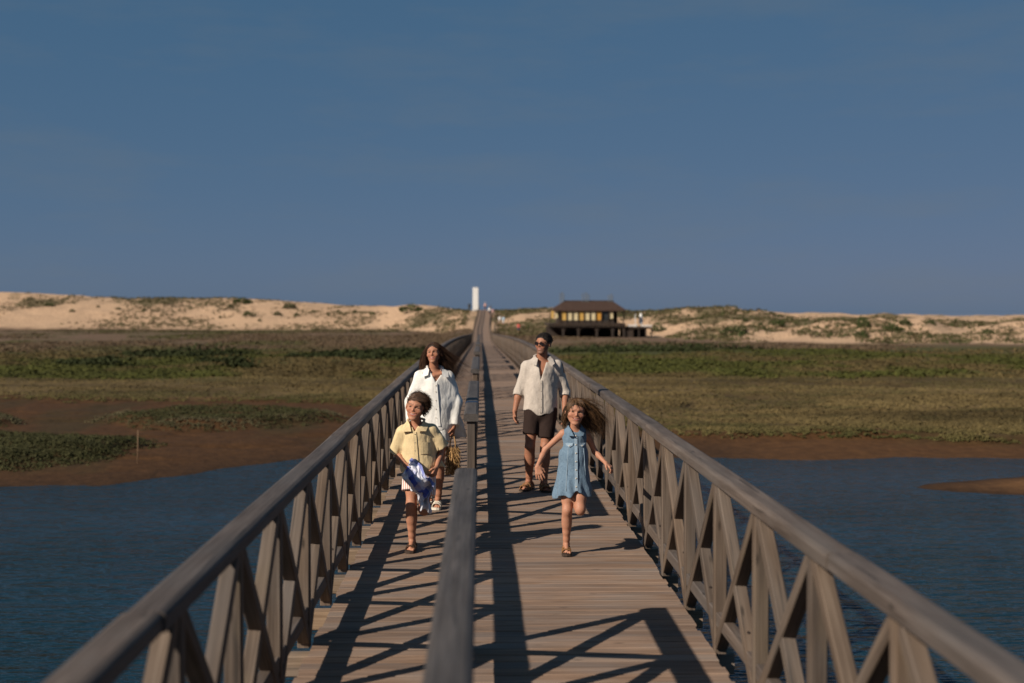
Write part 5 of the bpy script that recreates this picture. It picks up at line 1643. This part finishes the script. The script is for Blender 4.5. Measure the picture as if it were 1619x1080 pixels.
# ================================================================== girl
def girl():
    y = 10.74
    p = person(895, y, 'laughing girl in a sleeveless blue denim dress running with her hair flying', 'girl')
    rng = np.random.default_rng(61)
    C = np.array([.078, -.05, 1.222]); S = .228; M = head_frame(4, 1, 6)
    sR, eR, wR = (-.028, .01, 1.030), (-.172, .06, .890), (-.245, -.02, .755)
    sL, eL, wL = (.180, .01, 1.028), (.255, .07, .868), (.335, -.04, .785)
    hR, kR, aR = (.015, .02, .60), (.008, -.05, .385), (.006, .02, .085)
    hL, kL, aL = (.110, .0, .60), (.116, -.10, .400), (.105, .19, .43)
    fR, fL = (-.04, -1, 0), (-.05, .85, -.45)
    H, ft = head_prims(C, S, M, cheek=1.14, smile=.88, wide=1.16, jaw=1.03, open_=.6, nose=.74)
    body = [Cap((.075, .02, .97), (.070, .02, .78), .092, .085, k=.04, S=(1, 1.3, 1)), Cap((-.005, .02, 1.035), (.155, .02, 1.035), .034, .034, k=.045),
            Cap((.066, .02, .70), (.064, .02, .62), .092, .10, k=.04, S=(1, 1.25, 1)), Cap((.076, -.02, 1.15), (.075, .02, 1.05), .036, .041, k=.03)]
    body += limb_arm(sR, eR, wR, .66)+limb_arm(sL, eL, wL, .66)
    body += limb_leg(hR, kR, aR, .74, .085)+limb_leg(hL, kL, aL, .80, .085)
    body += foot(aR, fR, size=.84)+foot(aL, fL, (0, -.45, -.85), .84)
    dR, dL = (.22, -.25, -.80), (.62, -.35, -.48)
    body += hand(wR, dR, (.1, .9, -.2), .80, .25, .22, 1)+hand(wL, dL, (-.35, .2, -.85), .76, .95, .05, -1)
    body += H
    V, Q = multires(body, .008, [(*around(C, .165), .0038), (*around(np.array(wR)+unit(dR)*.07, .10), .004), (*around(np.array(wL)+unit(dL)*.06, .09), .004)])
    col = skin_color(V, (.40, .190, .118), C, S, M, ft, (.11, .060, .032), lips=(.42, .12, .10), brow=.7)
    put('body', (V, Q), SKIN, p, col)
    face_parts(p, C, S, M, ft)
    sh = [Cap((.075, .015, .975), (.068, .015, .84), .103, .112, k=.04, S=(1, 1.3, 1)), Cap((.068, .015, .84), (.058, .01, .50), .112, .165, k=.05, S=(1, 1.15, 1)),
          Cap((.005, .02, 1.030), (.145, .02, 1.030), .044, .044, k=.04), Cap((.05, .03, 1.058), (.10, .03, 1.058), .034, .034, k=.03),
          Cap((-.075, .02, 1.03), (-.045, .02, .93), .042, .045, k=.008, sub=True), Cap((.225, .02, 1.03), (.200, .02, .93), .042, .045, k=.008, sub=True),
          Cap((.076, -.005, 1.075), (.076, -.03, 1.20), .047, .065, k=.012, sub=True)]
    fo = folds(.010, 13, 6, 40)
    def post(F, x, y, z):
        F = fo(F, x, y, z)
        sk = sstep(.72, .50, z)
        ang = np.arctan2(y, x-.06)
        F = F + sk*.012*np.sin(ang*9+2*z*8)
        hem = .515+.018*np.sin(ang*5+1)-.02*sstep(-.02, -.12, x-.06)+.035*np.exp(-((x-.075)/.03)**2)*(y < 0)
        return np.maximum(F, hem-z)
    dress = put('dress', solid(sh, .006, post), DENIM, p)
    base = sh[:4]
    mb = MB()
    collar_leaf(mb, base, [(.018, -.020, 1.105), (.040, -.055, 1.072), (.062, -.095, 1.020), (.012, -.085, 1.022), (-.012, -.025, 1.065)], .012)
    collar_leaf(mb, base, [(.134, -.020, 1.105), (.112, -.055, 1.072), (.090, -.095, 1.020), (.142, -.082, 1.022), (.164, -.025, 1.065)], .012)
    mb.tube([(.018, -.020, 1.095), (.022, .02, 1.105), (.045, .055, 1.11), (.076, .065, 1.11), (.108, .055, 1.11), (.13, .02, 1.105), (.134, -.020, 1.095)], .009, 6)
    mb.build('collar', DENIM, dress)
    zs = np.linspace(1.015, .56, 14)
    pl = MB(); strip(pl, on_surface(base, [(.080, z) for z in zs], .007), .026, .005, (1, 0, 0)); pl.build('placket', DENIM_L, dress)
    for z in (1.02, .945, .875, .805, .735, .665, .595):
        MB().ball((0, 0, 0), (.0065, .003, .0065), 8, 5).build('button', PARTMAT['metal'], dress, True, loc=(.080, surf_y(base, .080, z)-.013, z))
    for x0, x1 in ((-.005, .055), (.105, .165)):
        fl = MB(); xm = (x0+x1)/2
        pts = [(x0, .958), (x1, .958), (x1, .940), (xm, .922), (x0, .940)]
        collar_leaf(fl, base, [(x, None, z) for x, z in pts], .010, .006); fl.build('pocket_flap', DENIM_L, dress)
        MB().ball((0, 0, 0), (.006, .004, .006), 8, 5).build('button', PARTMAT['metal'], dress, True, loc=(xm, surf_y(base, xm, .936)-.014, .936))
    for x in (.015, .145):
        se = MB(); strip(se, on_surface(base, [(x+(x-.08)*.35*k/9, z) for k, z in enumerate(np.linspace(.92, .56, 10))], .003), .007, .003, (1, 0, 0)); se.build('seam', DENIM_L, dress)
    e = hl(C, S, M)
    cap = [e((0, .085, .160), (.362, .408, .376)), e((.02, -.44, -.12), (.290, .31, .385), .015, True), e((0, -.14, -.48), (.36, .36, .40), .02, True), e((-.36, -.05, -.06), (.08, .12, .15), .01, True)]
    gr = []
    N = 2600
    r, n, d = scalp(N, C, M, S, rng, lambda d: (d[:, 2] > -.55) & ~((d[:, 1] < -.30) & (d[:, 2] < .52)), (.362, .41, .378))
    right = d[:, 0] > -.25
    bl = np.where(right, .15+.60*rng.random(N), .06*rng.random(N))
    wind = np.stack([bl*1.0, .10*bl+.05, .10*bl*rng.random(N)], 1)
    v0 = n*.5+np.stack([np.where(right, .50, -.06), np.full(N, .25), np.where(right, -.45, -.85)], 1)
    fr_ = d[:, 1] < .0
    v0[fr_] = np.stack([np.where(d[fr_, 0] > -.25, .85, -.45), np.full(fr_.sum(), .35), np.where(d[fr_, 0] > -.25, -.10, -.55)], 1)
    gr.append(strands(r, v0, np.where(right, .19+.14*rng.random(N), .10+.07*rng.random(N)), .85, wind, .0018, C, M, S, 12, .60, rng, 1.25))
    N2 = 130      # fringe
    r, n, d = scalp(N2, C, M, S, rng, lambda d: (d[:, 1] < -.30) & (d[:, 2] > .60) & (d[:, 0] > -.25) & (d[:, 0] < .5), (.365, .415, .380))
    gr.append(strands(r, np.stack([np.where(d[:, 0] < -.1, -.3, .5), np.full(N2, -.75), np.full(N2, .15)], 1), .050+.026*rng.random(N2), .85, (.35, 0, 0), .0020, C, M, S, 7, .25, rng, .2))
    N3 = 200     # flying wisps
    r, n, d = scalp(N3, C, M, S, rng, lambda d: (d[:, 0] > .2) & (d[:, 1] > -.3))
    gr.append(strands(r, n*.7+np.array([.5, .1, -.2]), .20+.15*rng.random(N3), .60, (.55, .1, .05), .0013, C, M, S, 12, 1.0, rng, 1.3))
    hair_object('hair', p, hair_mat('light_brown_hair', (.016, .008, .004), (.200, .105, .046)), C, M, S, cap, gr)
    sandal(p, aR, fR, (0, 0, 1), .84, PARTMAT['tan'], [(.105, .030, .044), (.055, .024, .056), (-.03, .018, .068)])
    sandal(p, aL, fL, (0, -.45, -.85), .84, PARTMAT['tan'], [(.105, .030, .044), (.055, .024, .056), (-.03, .018, .068)])
girl()

# ------------------------------------------------------------------ far walkers on the dune boardwalk
def walkers():
    def fig(px, py, h_px, top, bot, label, ramp_on=True, hat=None):
        # find the spot on the ramp (or ground) that is seen at the foot pixel
        ys = np.linspace(176, 300, 1500)
        xs = (px-VPX)*ys/FPX
        zt = ramp_z(ys) if ramp_on else terrain(xs, ys)
        zr = CZ-(py-HORY)*ys/FPX
        k = int(np.argmax(zt >= zr)) if (zt >= zr).any() else len(ys)-1
        X, Y, Z = float(xs[k]), float(ys[k]), float(zt[k])
        o = link('person', None, None, (X, Y, Z)); tag(o, label, 'person', 'walkers on the dune boardwalk')
        s = 1.0
        sk = noise_mat('skin_far', (.38, .2, .13), (.42, .23, .15), 5)
        j = random.uniform(-.05, .05)
        body = [Ell((0, 0, 1.60), (.085, .10, .12), .02), Cap((0, 0, 1.52), (0, 0, 1.40), .05, .06), Cap((-.16, 0, 1.38), (.16, 0, 1.38), .05, .05, k=.05),
                Cap((0, 0, 1.3), (0, 0, .95), .14, .14, S=(1, 1.4, 1)), Cap((-.18, 0, 1.37), (-.24, .04+j, .82), .045, .03), Cap((.18, 0, 1.37), (.24, -.04, .82), .045, .03),
                Cap((-.09, 0, .92), (-.10, -.12+j, .06), .075, .04), Cap((.09, 0, .92), (.10, .14, .06), .075, .04), Cap((-.10, -.12+j, .05), (-.10, -.26+j, .03), .045, .03), Cap((.10, .14, .05), (.10, .02, .03), .045, .03)]
        put('body', solid(body, .028), sk, o)
        put('shirt', solid([Cap((0, 0, 1.32), (0, 0, .92), .175, .185, S=(1, 1.3, 1), cut=True), Cap((-.16, 0, 1.38), (-.22, .02, 1.12), .075, .08, cut=True), Cap((.16, 0, 1.38), (.22, -.02, 1.12), .075, .08, cut=True)], .03), top, o)
        put('shorts', solid([Cap((0, 0, .98), (0, 0, .86), .15, .16, S=(1, 1.3, 1)), Cap((-.09, 0, .9), (-.095, -.06, .5), .10, .10, cut=True), Cap((.09, 0, .9), (.095, .07, .5), .10, .10, cut=True)], .03), bot, o)
        put('hair', solid([Ell((0, .03, 1.65), (.10, .11, .11), .02)], .022), hat or PARTMAT['sole'], o)
    def m(n, c): return noise_mat(n, tuple(x*.85 for x in c), c, 4, .9)
    wh = m('walker_white', (.7, .68, .66)); nv = m('walker_navy', (.05, .06, .10)); rd = m('walker_red', (.55, .10, .08)); lb = m('walker_blue', (.40, .52, .62)); pk = m('walker_pink', (.55, .32, .28)); be = m('walker_beige', (.45, .36, .28))
    fig(767, 491.5, 13, pk, nv, 'distant walker in pink at the top of the boardwalk, right of the pillar', hat=m('walker_hat', (.6, .5, .45)))
    fig(774, 499, 13, wh, nv, 'distant walker in a white top coming down the upper boardwalk', False)
    fig(779, 502, 13, pk, be, 'distant walker in pale pink on the upper boardwalk beside the one in white', False)
    fig(790, 514, 15, wh, be, 'distant walker in white lower on the dune path', False)
    fig(796, 515, 15, lb, wh, 'distant walker in light blue beside the white one on the dune path', False)
    fig(820, 527, 17, rd, nv, 'distant walker in red near the foot of the dune, left of the restaurant', False)
walkers()
